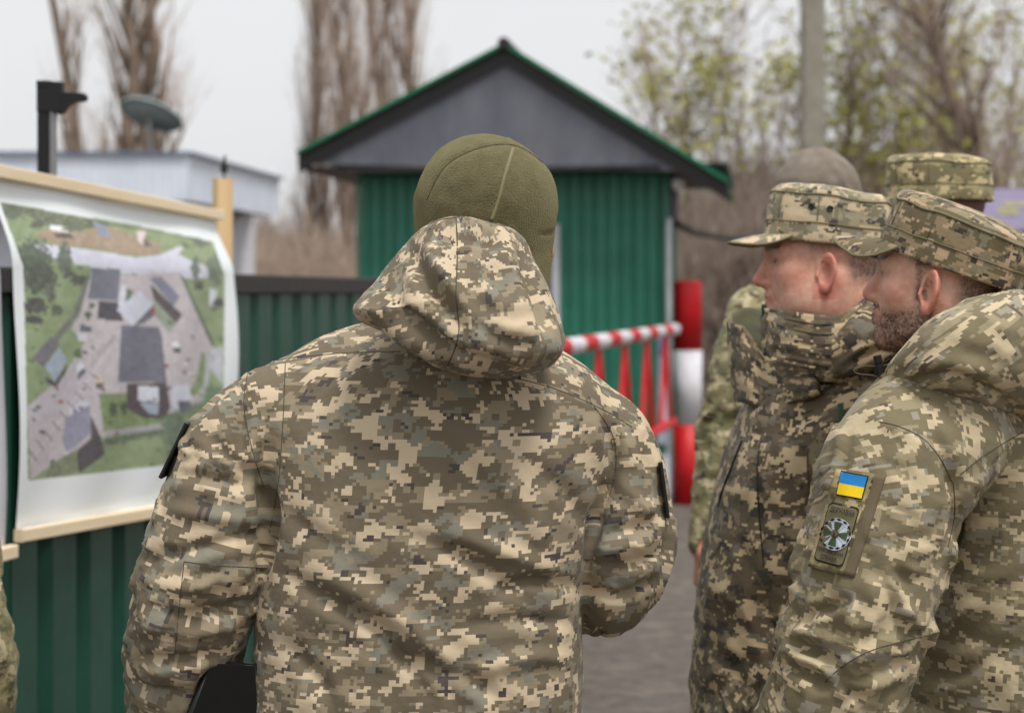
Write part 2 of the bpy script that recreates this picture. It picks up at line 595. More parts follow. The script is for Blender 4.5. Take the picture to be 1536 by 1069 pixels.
gx = np.concatenate([np.linspace(-400, -40, 6), np.linspace(-30, 30, 13), np.linspace(40, 400, 6)])
gy = np.concatenate([np.linspace(-60, 60, 25), np.linspace(80, 900, 8)])
GV = np.array([(x, y, -.02) for y in gy for x in gx])
GF = [(j * len(gx) + i, j * len(gx) + i + 1, (j + 1) * len(gx) + i + 1, (j + 1) * len(gx) + i) for j in range(len(gy) - 1) for i in range(len(gx) - 1)]
tag(mesh_obj('ground', GV, GF, M['soil']), kind='structure')
RV = np.array([(x, y, .004 + .012 * vnoise(np.array([x * .6]), np.array([y * .6]), np.array([0.0]), 3)[0]) for y in np.linspace(-8, 21, 59) for x in np.linspace(-9, 7, 33)])
RF = [(j * 33 + i, j * 33 + i + 1, (j + 1) * 33 + i + 1, (j + 1) * 33 + i) for j in range(58) for i in range(32)]
tag(mesh_obj('road', RV, RF, M['asphalt'], smooth=True), kind='structure')

# wooded bank behind the booth
bx = np.linspace(-45, 45, 91); by = np.linspace(24, 75, 35)
BX, BY = np.meshgrid(bx, by)
BZ = np.clip((BY - 25) / 22, 0, 1) ** 1.3 * (1.3 + 2.2 * np.clip((BX + 3) / 12, 0, 1)) + .35 * fbm(BX * .25, BY * .25, BX * 0, 9) * np.clip((BY - 24) / 4, 0, 1) - .03
BV = np.stack([BX, BY, BZ], -1).reshape(-1, 3)
BF = [(j * 91 + i, j * 91 + i + 1, (j + 1) * 91 + i + 1, (j + 1) * 91 + i) for j in range(34) for i in range(90)]
tag(mesh_obj('hillside', BV, BF, M['soil'], smooth=True), kind='structure')


def bank_z(x, y):
    return np.clip((y - 25) / 22, 0, 1) ** 1.3 * (1.3 + 2.2 * np.clip((x + 3) / 12, 0, 1)) - .05


def corrugated(name, p0, e, n, length, z0, z1, pitch, depth, mat, parent, flat=.6, th=.003, off=None, s0=0.0):
    """trapezoid profiled sheet standing on p0, running along e, proud towards n"""
    prof = []
    s = 0.0
    while s < length - 1e-6:
        for a, d in ((0, 0), (flat * pitch, 0), (flat * pitch + .12 * pitch, -depth), (pitch - .12 * pitch, -depth)):
            if s + a <= length: prof.append((s + a, d))
        s += pitch
    prof.append((length, 0))
    V, F = [], []
    p0 = np.asarray(p0, float)
    m = len(prof)
    for t in (0, -th):
        for z in (z0, z1):
            for a, d in prof:
                q = p0 + e * a + n * (d + t)
                V.append((q[0], q[1], z))
    for i in range(m - 1):
        F.append((i, i + 1, m + i + 1, m + i))
        F.append((2 * m + i, 3 * m + i, 3 * m + i + 1, 2 * m + i + 1))
        F.append((m + i, m + i + 1, 3 * m + i + 1, 3 * m + i))
        F.append((i, 2 * m + i, 2 * m + i + 1, i + 1))
    return mesh_obj(name, V, F, mat, parent, off=off)


# ---- fence with the poster boards
FD = np.array([.279, 1.38, 0]); FD /= np.linalg.norm(FD)
FN = np.array([FD[1], -FD[0], 0])
FP = np.array([-1.147, 4.05, 0]) - FN * .06          # line of the fence's back plane
def fence_pt(s, d, z):
    """s along fence from the near end of the poster, d proud of the back plane"""
    q = FP + FD * s + FN * d
    return np.array([q[0], q[1], z])

fence_root = tuple(fence_pt(-2.1, 0, 0))
fence = empty('metal_fence', fence_root, 'dark green profiled metal fence with black top rail behind the posters', 'fence')
for k in range(6):
    corrugated('sheet_panel', fence_pt(-2.1 + k * 1.06, .045 - .003 * (k % 2), 0), FD, FN, 1.06, .06, 1.60, .212, .03, M['fence_sheet'], fence, off=fence_root)
for k in range(6):
    mb = MB()
    a = fence_pt(-2.1 + (k + .5) * 1.06, .028, 1.63)
    mb.bevbox(a, (.056, .062, 1.057), .005, (FN, np.array([0, 0, 1.0]), FD))
    mb.build('top_rail', M['black_steel'], fence, off=fence_root)
for k in range(4):
    mb = MB(); a = fence_pt(-2.0 + k * 2.07, -.03, .79)
    mb.bevbox(a, (.06, .06, 1.6), .006, (FD, FN, np.array([0, 0, 1.0])))
    mb.build('fence_post', M['black_steel'], fence, off=fence_root)
mb = MB(); mb.bevbox(fence_pt(1.43, .02, 1.672), (.05, .05, .022), .006, (FD, FN, np.array([0, 0, 1.0])))
mb.build('rail_bracket', M['black_steel'], fence, off=fence_root)

# ---- posters on battens
def ease(t): return t * t * (3 - 2 * t)

def poster_point(s, t, s0, L, slope):
    """s 0..1 along, t 0..1 down; hangs from the batten over the rail"""
    along = s0 + s * L
    top = 1.872 - .0285 * along * slope
    bot = 1.055 - .052 * along * slope
    z = top + (bot - top) * t
    kink = 1.655
    d = np.where(z > kink, .006 + .060 * ease(np.clip((top - z) / (top - kink), 0, 1)), .066 + .0 * z)
    d = d + np.where(z < kink, .012 * np.sin(np.clip((kink - z) / .6, 0, 1) * math.pi), 0)
    d = d + .005 * np.sin(along * 7 + z * 3) + .004 * np.sin(along * 15 - z * 9) * np.clip(t * 3, 0, 1)
    q = FP[None, :] + FD[None, :] * along[:, None] + FN[None, :] * d[:, None]
    q[:, 2] = z
    return q


def z1(l): return [(x / 4.389, 290 + y / 4.389) for x, y in l]
def z2(l): return [(x / 4.389, 500 + y / 4.389) for x, y in l]

PRINT = [(0, 303), (35, 400), (38, 520), (42, 720), (255, 697), (336, 689), (336, 560), (337, 412), (319, 362), (200, 337), (80, 317)]
SHAPES = [  # (polygon, colour, noise)
    (z1([(220, 270), (330, 230), (600, 180), (800, 250), (1060, 330), (1060, 400), (900, 415), (600, 360), (350, 335)]), (158, 138, 116), 8),
    (z1([(0, 60), (700, 190), (1380, 310), (1380, 340), (1100, 260), (750, 215), (520, 240), (300, 215), (180, 140), (40, 170)]), (104, 110, 88), 30),
    (z1([(200, 320), (450, 355), (600, 372), (800, 405), (920, 420), (1050, 405), (1190, 345), (1212, 360), (1172, 400), (1250, 440), (1360, 480), (1380, 555), (1240, 562), (1100, 548), (800, 525), (560, 475), (490, 462), (300, 405)]), (206, 206, 222), 3),
    (z1([(590, 520), (790, 540), (1180, 520), (1260, 700), (1420, 1010)]) + z2([(1390, 110), (1360, 330), (1230, 520), (1100, 520), (830, 400), (650, 400), (690, 680), (520, 760), (200, 960), (180, 480), (420, 270), (560, 60)]) + z1([(470, 900), (540, 700)]), (190, 182, 186), 6),
    (z2([(180, 480), (600, 200), (640, 330), (540, 420), (190, 720)]), (190, 182, 190), 4),
    (z2([(650, 400), (840, 395), (850, 480), (1080, 560), (1075, 610), (690, 660)]), (118, 136, 92), 12),
    (z2([(690, 640), (1080, 590), (1075, 625), (690, 680)]), (170, 168, 172), 10),
    (z2([(685, 690), (1075, 630), (1080, 660), (690, 740)]), (92, 106, 84), 18),
    (z2([(1330, 120), (1290, 300), (1250, 380), (1280, 420), (1340, 340), (1360, 150)]), (120, 140, 100), 12),
    (z2([(1360, 110), (1395, 110), (1370, 380), (1290, 500), (1265, 480), (1340, 370)]), (176, 178, 182), 4),
    (z1([(1180, 530), (1210, 550), (1420, 1010), (1390, 1000)]), (98, 104, 92), 8),
    (z1([(580, 520), (600, 530), (520, 810), (360, 1000), (350, 940), (480, 790)]), (112, 118, 108), 10),
    (z1([(610, 490), (795, 500), (775, 712), (580, 690)]), (112, 114, 128), 2),
    (z1([(650, 708), (778, 714), (812, 842), (640, 825)]), (72, 66, 72), 5),
    (z1([(800, 608), (832, 612), (815, 752), (776, 745)]), (214, 216, 228), 2),
    (z1([(835, 625), (880, 640), (860, 690), (830, 710)]), (92, 112, 84), 10),
    (z1([(990, 595), (1140, 740), (1200, 800), (1160, 858), (1010, 690)]), (82, 74, 74), 4),
    (z1([(985, 560), (1062, 548), (1185, 680), (1142, 745)]), (118, 121, 138), 2),
    (z1([(1010, 690), (1165, 862), (1112, 915), (1008, 790)]), (146, 156, 140), 4),
    (z1([(920, 640), (1012, 730), (870, 872), (768, 765)]), (204, 208, 222), 2),
    (z1([(1012, 730), (1022, 802), (940, 855), (880, 872)]), (92, 98, 106), 6),
    (z1([(1000, 750), (1022, 760), (1020, 800), (1002, 795)]), (170, 60, 66), 2),
    (z1([(800, 868), (1045, 880)]) + z2([(1095, 322), (776, 322)]), (106, 107, 121), 2),
    (z1([(1045, 880), (1062, 930)]) + z2([(1115, 490), (1085, 320)]), (84, 88, 104), 2),
    (z2([(835, 332), (1095, 328), (1122, 490), (1080, 565), (930, 552), (835, 490)]), (74, 64, 68), 5),
    (z2([(908, 345), (1042, 350), (1047, 455), (908, 442)]), (214, 217, 228), 2),
    (z2([(915, 455), (1047, 460), (1040, 535), (985, 530)]), (150, 165, 180), 4),
    (z2([(1130, 350), (1242, 328), (1264, 432), (1140, 512)]), (205, 209, 222), 2),
    (z2([(1168, 445), (1250, 440), (1275, 500), (1185, 530)]), (88, 90, 102), 4),
    (z2([(212, 160), (338, 18), (392, 70), (290, 222)]), (108, 103, 113), 2),
    (z2([(298, 215), (392, 90), (442, 182), (362, 322)]), (158, 172, 188), 5),
    (z2([(300, 285), (362, 318), (445, 195), (432, 260), (368, 355), (305, 320)]), (76, 70, 76), 4),
    (z2([(600, 540), (680, 720), (690, 795), (530, 915), (500, 900), (512, 762), (600, 690)]), (77, 71, 76), 4),
    (z2([(430, 560), (592, 462), (602, 652), (440, 785), (408, 705)]), (142, 142, 162), 2),
    (z2([(452, 500), (560, 428), (592, 465), (460, 542)]), (206, 206, 220), 2),
    (z2([(330, 860), (500, 760), (520, 900), (430, 950), (300, 950)]), (120, 128, 100), 16),
    (z1([(330, 210), (460, 228), (455, 262), (330, 245)]), (235, 236, 242), 1),
    (z1([(350, 262), (455, 264), (490, 296), (370, 292)]), (82, 70, 66), 3),
    (z1([(610, 185), (680, 200), (740, 290), (660, 285)]), (136, 142, 160), 4),
    (z1([(895, 245), (960, 250), (945, 340), (910, 320)]), (216, 200, 196), 4),
    (z1([(940, 290), (1000, 345), (950, 350)]), (90, 82, 80), 4),
    (z1([(1380, 620), (1432, 640), (1412, 745), (1376, 735)]), (210, 212, 224), 2),
    (z2([(1390, 110), (1470, 80), (1465, 330), (1380, 230)]), (190, 192, 200), 14),
    (z2([(1130, 60), (1170, 50), (1190, 90), (1140, 95)]), (228, 230, 236), 2),
    (z2([(1140, 95), (1190, 90), (1190, 125), (1150, 130)]), (78, 76, 84), 2),
    (z2([(625, 290), (660, 280), (680, 320), (640, 330)]), (214, 198, 160), 3),
    (z2([(630, 330), (690, 318), (665, 365), (635, 365)]), (96, 88, 86), 3),
    (z2([(500, 215), (535, 185), (560, 220), (510, 260)]), (214, 220, 230), 3),
    (z2([(510, 262), (560, 225), (560, 260), (510, 310)]), (82, 84, 92), 4),
    (z1([(510, 920), (575, 930), (575, 975), (515, 975)]), (206, 208, 218), 12),
    (z1([(530, 860), (600, 880), (600, 915), (530, 905)]), (90, 92, 102), 12),
]
TREES = [  # zoom set, cx, cy, rx, ry, colour
    (1, 210, 430, 120, 130, (86, 98, 82)), (1, 260, 560, 110, 110, (78, 86, 74)), (1, 235, 740, 75, 55, (74, 74, 68)), (1, 215, 830, 65, 30, (70, 74, 64)),
    (1, 330, 660, 40, 60, (88, 96, 80)), (1, 375, 768, 38, 35, (86, 98, 76)), (1, 425, 430, 48, 95, (94, 102, 92)), (1, 455, 530, 40, 30, (80, 84, 74)), (1, 515, 572, 56, 36, (76, 78, 70)),
    (1, 80, 110, 70, 60, (96, 104, 86)), (1, 250, 200, 50, 30, (88, 94, 78)), (1, 480, 215, 60, 40, (98, 106, 86)),
    (1, 1285, 500, 32, 75, (104, 116, 104)), (1, 1310, 610, 34, 30, (82, 88, 76)), (1, 1415, 500, 48, 110, (106, 118, 100)), (1, 1440, 720, 36, 34, (76, 78, 76)), (1, 1320, 320, 60, 30, (98, 108, 86)),
    (1, 600, 740, 22, 26, (84, 98, 74)), (1, 580, 800, 22, 26, (84, 98, 74)), (2, 745, 500, 24, 50, (66, 78, 58)), (2, 815, 490, 20, 42, (66, 78, 58)),
    (2, 1155, 650, 82, 150, (98, 116, 96)), (2, 1160, 790, 60, 70, (82, 94, 82)), (2, 1400, 430, 70, 110, (104, 126, 96)), (2, 1310, 520, 70, 60, (104, 122, 96)), (2, 515, 130, 26, 40, (88, 106, 74)),
]


def paint_print(px, py):
    n = len(px)
    col = np.tile(np.array([234., 239., 252.]), (n, 1))
    ins = poly2d(px, py, PRINT) < 0
    c = np.tile(np.array([134., 150., 110.]), (n, 1)) + 7 * fbm(px / 18, py / 18, px * 0, 5)[:, None]
    for poly, rgb, nz in SHAPES:
        k = poly2d(px, py, poly) < 0
        c[k] = np.array(rgb) + (4 * np.sin(px[k] * 2.1 - py[k] * .25) if nz == 2 else 0 * px[k])[:, None] + nz * fbm(px[k] / 3, py[k] / 3, px[k] * 0, 8, 2)[:, None]
    # lane lines and stalls
    for i in range(9):
        a = np.array(z2([(185 + i * 52, 760 - i * 62), (235 + i * 52, 830 - i * 66)]))
        k = (np.abs(poly2d(px, py, [a[0], a[1], a[1] + .6, a[0] + .6])) < .9)
        c[k] = (112, 108, 116)
    for i in range(6):
        a = np.array(z2([(600 + i * 26, 220 - i * 30), (618 + i * 26, 140 - i * 26)]))
        k = (np.abs(poly2d(px, py, [a[0], a[1], a[1] + .4, a[0] + .4])) < .6)
        c[k] = (134, 130, 134)
    for i in range(12):
        x = 700 + i * 31
        a = z2([(x, 690 - i * 5), (x + 14, 640 - i * 4), (x + 18, 640 - i * 4), (x + 4, 690 - i * 5)])
        c[poly2d(px, py, a) < 0] = (104, 106, 116)
    r_ = np.random.default_rng(12)
    green = (c[:, 1] > c[:, 0] + 6) & (c[:, 1] > c[:, 2] + 12)
    for _ in range(150):                                   # scattered bushes on the lawns
        x, y, r = r_.uniform(0, 340), r_.uniform(305, 720), r_.uniform(1.2, 4.0)
        d = np.hypot(px - x, (py - y) * 1.2)
        k = (d < r) & green; c[k] = np.array([92, 108, 78]) + r_.normal(0, 8)
        k = (np.hypot(px - x - r * .8, (py - y - r * .5) * 1.4) < r * .8) & green & (d >= r); c[k] = (84, 92, 72)
    pave = (np.abs(c[:, 0] - c[:, 2]) < 16) & (c[:, 0] > 160)
    for _ in range(46):                                    # parked cars on the paving
        x, y, a = r_.uniform(45, 320), r_.uniform(420, 700), r_.choice([.9, -.6, 0])
        u, v = (px - x) * math.cos(a) + (py - y) * math.sin(a), -(px - x) * math.sin(a) + (py - y) * math.cos(a)
        k = (np.abs(u) < 3.4) & (np.abs(v) < 1.6) & pave; c[k] = [(70, 72, 80), (222, 224, 230), (150, 60, 58), (120, 124, 134)][r_.integers(0, 4)]
        k = (np.abs(u - .8) < 3.4) & (np.abs(v - 2.0) < .8) & pave; c[k] = (112, 108, 112)
    for i in range(26):                                    # stall lines
        x, y = 48 + i * 4.6, 690 - i * 6.6
        k = (np.abs((px - x) * .8 + (py - y) * .6) < .35) & (np.abs(-(px - x) * .6 + (py - y) * .8) < 7) & pave; c[k] = (222, 220, 226)
    wob = fbm(px / 4, py / 4, px * 0, 21)
    for zs, cx, cy, rx, ry, rgb in TREES:
        (x, y), = (z1 if zs == 1 else z2)([(cx, cy)])
        r = np.sqrt(((px - x) / (rx / 4.389)) ** 2 + ((py - y) / (ry / 4.389)) ** 2)
        k = r + .35 * wob < 1
        c[k] = np.array(rgb) + 16 * fbm(px[k] / 2.2, py[k] / 2.2, px[k] * 0, 31, 2)[:, None]
    c = c * .90 + 26 + 6 * fbm(px / 1.3, py / 1.3, px * 0, 77, 2)[:, None] + 6 * fbm(px / 7, py / 7, px * 0, 78, 2)[:, None]
    col[ins] = c[ins]
    # thin frame line of the print
    col = np.clip(col, 0, 255) / 255.0
    l = np.where(col <= .04045, col / 12.92, ((col + .055) / 1.055) ** 2.4)
    return np.minimum(l * 1.02, .9)


def make_poster(s0, L, slope, label, printed, low=0.0):
    root = fence_pt(s0, .06, 1.0)
    o = empty('poster_board', tuple(root), label, 'poster')
    nu, nv = (330, 240) if printed else (30, 60)
    uu, vv = np.meshgrid(np.linspace(0, 1, nu), np.linspace(0, 1, nv))
    P = poster_point(uu.ravel(), vv.ravel(), s0, L, slope)
    P[:, 2] -= low
    px, py = to_px(P)
    if printed:
        c = paint_print(px, py)
    else:
        ins = (uu.ravel() < .90) & (vv.ravel() > .1) & (vv.ravel() < .9)
        c = np.where(ins[:, None], np.array([.26, .30, .22]) + .06 * fbm(px / 9, py / 9, px * 0, 2)[:, None], np.array([.76, .77, .82]))
    i = np.arange(nu * nv).reshape(nv, nu)
    F = np.stack([i[:-1, :-1], i[1:, :-1], i[1:, 1:], i[:-1, 1:]], -1).reshape(-1, 4)
    sheet = mesh_obj('printed_sheet', P, F, M['paper'], o, col=c, smooth=True, off=root)
    sheet["label"] = 'white bordered sheet printed with an aerial view of a checkpoint' if printed else 'white bordered sheet with printed picture'
    md = sheet.modifiers.new('thickness', 'SOLIDIFY'); md.thickness = .0012; md.offset = -1
    for nm, tz, dd in (('top_batten', 0.0, .012), ('bottom_batten', 1.0, .078)):
        sv = np.array([-.004, 1.004]) * 1.0
        q = poster_point(sv, np.array([tz, tz]), s0, L, slope)
        q[:, 2] -= low
        a, b = q[0], q[1]
        ax = (b - a) / np.linalg.norm(b - a)
        up = np.cross(ax, FN); up /= np.linalg.norm(up)
        if up[2] < 0: up = -up
        nn = np.cross(ax, up); nn = nn if nn @ FN > 0 else -nn
        c_ = (a + b) / 2 + nn * .014 + up * (.010 if tz == 0 else -.010)
        mb = MB(); mb.bevbox(c_, (.024, .030, np.linalg.norm(b - a) + .02), .002, (nn, up, ax))
        mb.build(nm, M['wood_h'], o, off=root)
    return o

make_poster(0.0, 1.41, 1.0, 'curled poster of an aerial site plan hanging between two wooden battens on the fence', True)
make_poster(-1.505, 1.44, .3, 'white poster at the left picture edge on a lower wooden batten', False, .03)

pr = W(334, 268, 5.95)
post_root = (pr[0], pr[1], 0)
wp = empty('wooden_post', post_root, 'square pine post standing behind the right end of the poster', 'post')
ax = (np.array([math.cos(.5), math.sin(.5), 0]), np.array([-math.sin(.5), math.cos(.5), 0]), np.array([0, 0, 1.0]))
mb = MB(); mb.bevbox((pr[0], pr[1], pr[2] / 2), (.055, .055, pr[2]), .003, ax); mb.build('timber', M['wood'], wp, off=post_root)
mb = MB(); t = W(336, 268, 5.95)
mb.tube([t - [0, 0, .01], t + [0, 0, .02], t + [0, 0, .022], t + [0, 0, .05], t + [0, 0, .052], t + [.004, 0, .078]], [.004, .004, .013, .011, .005, .004], 10)
mb.build('insulator', M['black'], wp, smooth=False, off=post_root)

# ---- black stand rising above the poster
sY = 4.45
sr = W(66, 258, sY); stand_root = (sr[0], sr[1], 0)
st = empty('black_stand', stand_root, 'black upright stand with side arm and bare steel rod above the poster', 'stand')
k = sY / FPX
mb = MB(); top = W(66, 130, sY); mb.bevbox((top[0], top[1], top[2] / 2), (17 * k, .03, top[2]), .004); mb.build('upright', M['black'], st, off=stand_root)
mb = MB(); c = W(76, 146, sY); mb.bevbox((c[0], c[1], c[2]), (38 * k, .04, 44 * k), .006); mb.build('head_block', M['black'], st, off=stand_root)
mb = MB(); c = W(68, 127, sY); mb.bevbox((c[0], c[1], c[2]), (22 * k, .045, 9 * k), .006); mb.build('cap', M['black'], st, off=stand_root)
P0 = [W(x, y, sY) for x, y in ((90, 139), (128, 141), (131, 146), (128, 152), (112, 154), (102, 160), (96, 170), (88, 172))]
V = [p + [0, d, 0] for d in (-.014, .014) for p in P0]; nP = len(P0)
F = [tuple(range(nP)), tuple(range(2 * nP - 1, nP - 1, -1))] + [(i, nP + i, nP + (i + 1) % nP, (i + 1) % nP) for i in range(nP)]
mesh_obj('side_arm', V, F, M['black'], st, off=stand_root)
mb = MB(); a, b = W(79, 168, sY), W(79, 300, sY); mb.tube([a, b], 6.5 * k, 12); mb.build('steel_rod', M['steel'], st, smooth=False, off=stand_root)

# ---- guard booth
th = math.radians(8)
BE = np.array([math.cos(th), -math.sin(th), 0]); BG = np.array([math.sin(th), math.cos(th), 0])
CR = np.array([W(993, 440, 13.2)[0], 13.2, 0]); BW = 2.316; CL = CR - BE * BW
EAV = 2.50
booth = empty('guard_booth', tuple(CL), 'green metal guard booth with grey gable and green pitched roof', 'building')
BD = 2.4
wz = (1.28, 2.12)  # window heights
w0, w1 = 0.80, 1.535
def bpt(s, d, z): 
    q = CL + BE * s + BG * d; return np.array([q[0], q[1], z])
for (a, b, za, zb) in ((0, w0, .08, EAV), (w1, BW, .08, EAV), (w0, w1, .08, wz[0]), (w0, w1, wz[1], EAV)):
    corrugated('wall_sheet', bpt(a, 0, 0), BE, -BG, b - a, za, zb, .098, .016, M['green_sheet'], booth, off=CL)
corrugated('wall_sheet', CR + BG * .02, BG, BE, BD - .02, .08, EAV, .098, .016, M['green_sheet'], booth, off=CL)
corrugated('wall_sheet', CL + BG * BD, -BG, -BE, BD - .02, .08, EAV, .098, .016, M['green_sheet'], booth, off=CL)
corrugated('wall_sheet', CR + BG * BD, -BE, BG, BW, .08, EAV, .098, .016, M['green_sheet'], booth, off=CL)
AXB = (BE, BG, np.array([0, 0, 1.0]))
mb = MB(); mb.box(bpt(BW / 2, BD / 2, .04), (BW + .1, BD + .1, .09), AXB); mb.build('base_frame', M['black_steel'], booth, off=CL)
win = mesh_obj('window', *(lambda m: (m.v, m.f))(MB().box(bpt((w0 + w1) / 2, .045, sum(wz) / 2), (w1 - w0 - .02, .012, wz[1] - wz[0] - .02), AXB)), M['glass'], booth, off=CL)
for (s, z, ds, dz) in ((w0 + .025, sum(wz) / 2, .06, wz[1] - wz[0]), (w1 - .02, sum(wz) / 2, .065, wz[1] - wz[0]), ((w0 + w1) / 2, wz[1] - .03, w1 - w0 - .12, .06), ((w0 + w1) / 2, wz[0] + .03, w1 - w0 - .12, .06)):
    mb = MB(); mb.bevbox(bpt(s, .0, z), (ds, .09, dz), .006, AXB); o = mb.build('window_frame', M['white_pvc'], win, off=CL)
for nm, s, d, r, z0_, z1_ in (('corner_trim', BW + .03, -.02, .04, .05, EAV - .0), ('corner_trim', .0 - .012, -.02, .02, .05, EAV)):
    mb = MB(); mb.bevbox(bpt(s, d, (z0_ + z1_) / 2), (r, r, z1_ - z0_), .004, AXB); mb.build(nm, M['green_sheet'], booth, off=CL)
mb = MB(); mb.tube([bpt(BW + .055, -.07, .1), bpt(BW + .055, -.07, 2.08), bpt(BW + .06, -.05, 2.16)], .022, 10); mb.build('downpipe', M['white_pvc'], booth, smooth=True, off=CL)
mb = MB(); mb.bevbox(bpt(BW + .07, .1, 2.30), (.09, .12, .40), .01, AXB); mb.build('corner_box', M['gable'], booth, off=CL)
mb = MB(); mb.tube([bpt(BW + .13, -.1, 2.46), bpt(BW + .13, -.1, 2.43), bpt(BW + .13, -.1, 2.37)], [.03, .055, .04], 12); mb.build('lamp', M['white_paint'], booth, smooth=True, off=CL)
mb = MB(); mb.box(bpt(BW / 2, BD / 2 - .16, EAV + .02), (BW + .02, BD + .42, .035), AXB); mb.build('ceiling', M['black_steel'], booth, off=CL)
# gable and roof, front plane 0.4 m before the wall
g0 = bpt(0, -.40, 0)
def gp(px, py): return plane_hit(px, py, g0, BG)
def gext(P, d0, d1, name, mat, parent):
    n_ = len(P)
    V = [p + BG * d for d in (d0, d1) for p in P]
    F = [tuple(range(n_ - 1, -1, -1)), tuple(range(n_, 2 * n_))] + [(i, (i + 1) % n_, n_ + (i + 1) % n_, n_ + i) for i in range(n_)]
    return mesh_obj(name, V, F, mat, parent, off=CL)
apex_i, gl, gr = gp(757, 88), gp(466, 246), gp(1070, 257)
nb = 3
for i in range(nb):                                   # vertical gable boards, each its own piece
    def edge(t):
        lo = gl + (gr - gl) * t
        ta = (apex_i - gl) @ BE / ((gr - gl) @ BE)
        hi = gl + (apex_i - gl) * (t / ta) if t < ta else apex_i + (gr - apex_i) * ((t - ta) / (1 - ta))
        return lo, hi
    ta = (apex_i - gl) @ BE / ((gr - gl) @ BE)
    t0, t1 = i / nb + .0002, (i + 1) / nb - .0002
    (l0, h0), (l1, h1) = edge(t0), edge(t1)
    P = [l0, l1, h1] + ([edge(ta)[1]] if t0 < ta < t1 else []) + [h0]
    gext(P, .03, .05, 'gable_board', M['gable'], booth)
gext([gl + (apex_i - gl) * .02, gr + (apex_i - gr) * .02, apex_i + (gl - apex_i) * .0], .052, .07, 'gable_backing', M['black_steel'], booth)
la, ra_, ap = gp(447, 231), gp(1092, 273), gp(757, 69)
def thick(a, b, t0, t1):
    """strip between offsets t0..t1 below the line a-b in the gable plane"""
    d = (b - a) / np.linalg.norm(b - a); nrm = np.cross(d, BG); nrm = nrm if nrm[2] < 0 else -nrm
    return [a + nrm * t0, b + nrm * t0, b + nrm * t1, a + nrm * t1]
up_ = np.array([0, 0, 1.0])
def vstrip(a, b, t0, t1): return [a - up_ * t0, b - up_ * t0, b - up_ * t1, a - up_ * t1]
gext(vstrip(la, ap, .015, .135), 0, .03, 'barge_board', M['black_steel'], booth)
gext(vstrip(ap, ra_, .015, .135), 0, .03, 'barge_board', M['black_steel'], booth)
roof = empty('roof', (0, 0, 0)); roof.parent = booth
for a, b, n_ in ((la, ap, 5), (ap, ra_, 5)):          # roof sheets side by side along the depth
    for i in range(4):
        d0, d1 = -.06 + i * .80, -.06 + (i + 1) * .80 - .006
        gext(vstrip(a, b, -.008 - .002 * (i % 2), .008), d0, d1, 'roof_sheet', M['roof_green'], roof)
        for q in (.03, .4):
            gext(vstrip(a, b, -.024, -.012), d0 + q, d0 + q + .05, 'roof_rib', M['roof_green'], roof)
mb = MB(); mb.tube([ap + BG * -.07 + up_ * .012, ap + BG * 3.1 + up_ * .012], .045, 8); mb.build('ridge_cap', M['black_steel'], roof, off=CL)
for a, b in ((la, bpt(0, -.4, EAV)), (bpt(BW, -.4, EAV), ra_)):
    q0, q1 = a.copy(), b.copy(); q0[2] = q1[2] = 2.532
    gext([q0, q1, q1 + up_ * .02, q0 + up_ * .02], .06, 3.0, 'soffit', M['black_steel'], booth)
cb = [bpt(BW + .1, .0, 2.13), bpt(BW + .2, .3, 2.08), W(1060, 352, 14.5), W(1100, 357, 15.5), W(1160, 352, 17.5), W(1212, 330, 19.85)]
mb = MB(); mb.tube(catmull(cb, 40), .026, 8)
tag(mb.build('cable_conduit', M['black_steel'], smooth=True), 'dark sagging cable running from the booth wall towards the concrete pole', 'cable')

# ---- red and white gate post and swing gate
GY = 13.3
gp_c = W(1031.5, 440, GY); post_xy = np.array([gp_c[0], GY, 0.0])
gpost = empty('gate_post', tuple(post_xy), 'thick red and white banded round post beside the barrier gate', 'post')
def band(z0_, z1_, mat, r=.109, cap=False):
    pr_ = [(z0_, r), (z1_, r)] if not cap else [(z0_, r), (z1_ - .018, r), (z1_ - .006, r * .95), (z1_, r * .82)]
    mb = MB(); mb.tube([post_xy + [0, 0, z] for z, _ in pr_], [q for _, q in pr_], 28)
    return mb.build('painted_band', mat, gpost, smooth=False, off=post_xy)
zz = [W(0, y, GY)[2] for y in (752, 636, 525, 421)]
for o in (band(0, zz[1], M['red']), band(zz[1], zz[2], M['white_paint'], .1085), band(zz[2], zz[3], M['red'], cap=True)):
    for p in o.data.polygons: p.use_smooth = len(p.vertices) == 4
gate_a = np.array([W(1013, 440, 13.05)[0], 13.05, 0]); gate_d = np.array([W(845, 440, 8.7)[0], 8.7, 0]) - gate_a
gate_d /= np.linalg.norm(gate_d)
gate = empty('barrier_gate', tuple(gate_a), 'red and white striped swing barrier gate with slanted red struts', 'barrier')
def gpt(s, z): q = gate_a + gate_d * s; return np.array([q[0], q[1], z])
GL, zt, zb = 6.4, 1.335, .66
ns = 16
for i in range(ns):
    mb = MB(); mb.tube([gpt(GL * i / ns, zt), gpt(GL * (i + 1) / ns - .002, zt)], .042, 14)
    mb.build('boom_stripe', M['red'] if i % 2 == 1 else M['white_paint'], gate, smooth=False, off=gate_a)
mb = MB(); mb.tube([gpt(.1, zb), gpt(GL, zb)], .03, 10); mb.build('lower_rail', M['red'], gate, off=gate_a)
s = .55
while s < GL - .5:
    for ds in (-.26, .26):
        mb = MB(); mb.tube([gpt(s, zt - .035), gpt(s + ds, zb + .02)], .017, 8); mb.build('strut', M['red'], gate, off=gate_a)
    s += .95
mb = MB(); M['plate'] = surf('pale_plate', lin(196, 202, 216), lin(182, 188, 204), 9, .6, 0, .1, 50, .003)
mb.bevbox(gpt(.16, .90) - [.065, 0, 0], (.085, .02, .80), .004, (np.array([1., 0, 0]), np.array([0, 1., 0]), up_)); mb.build('end_plate', M['plate'], gate, off=gate_a)
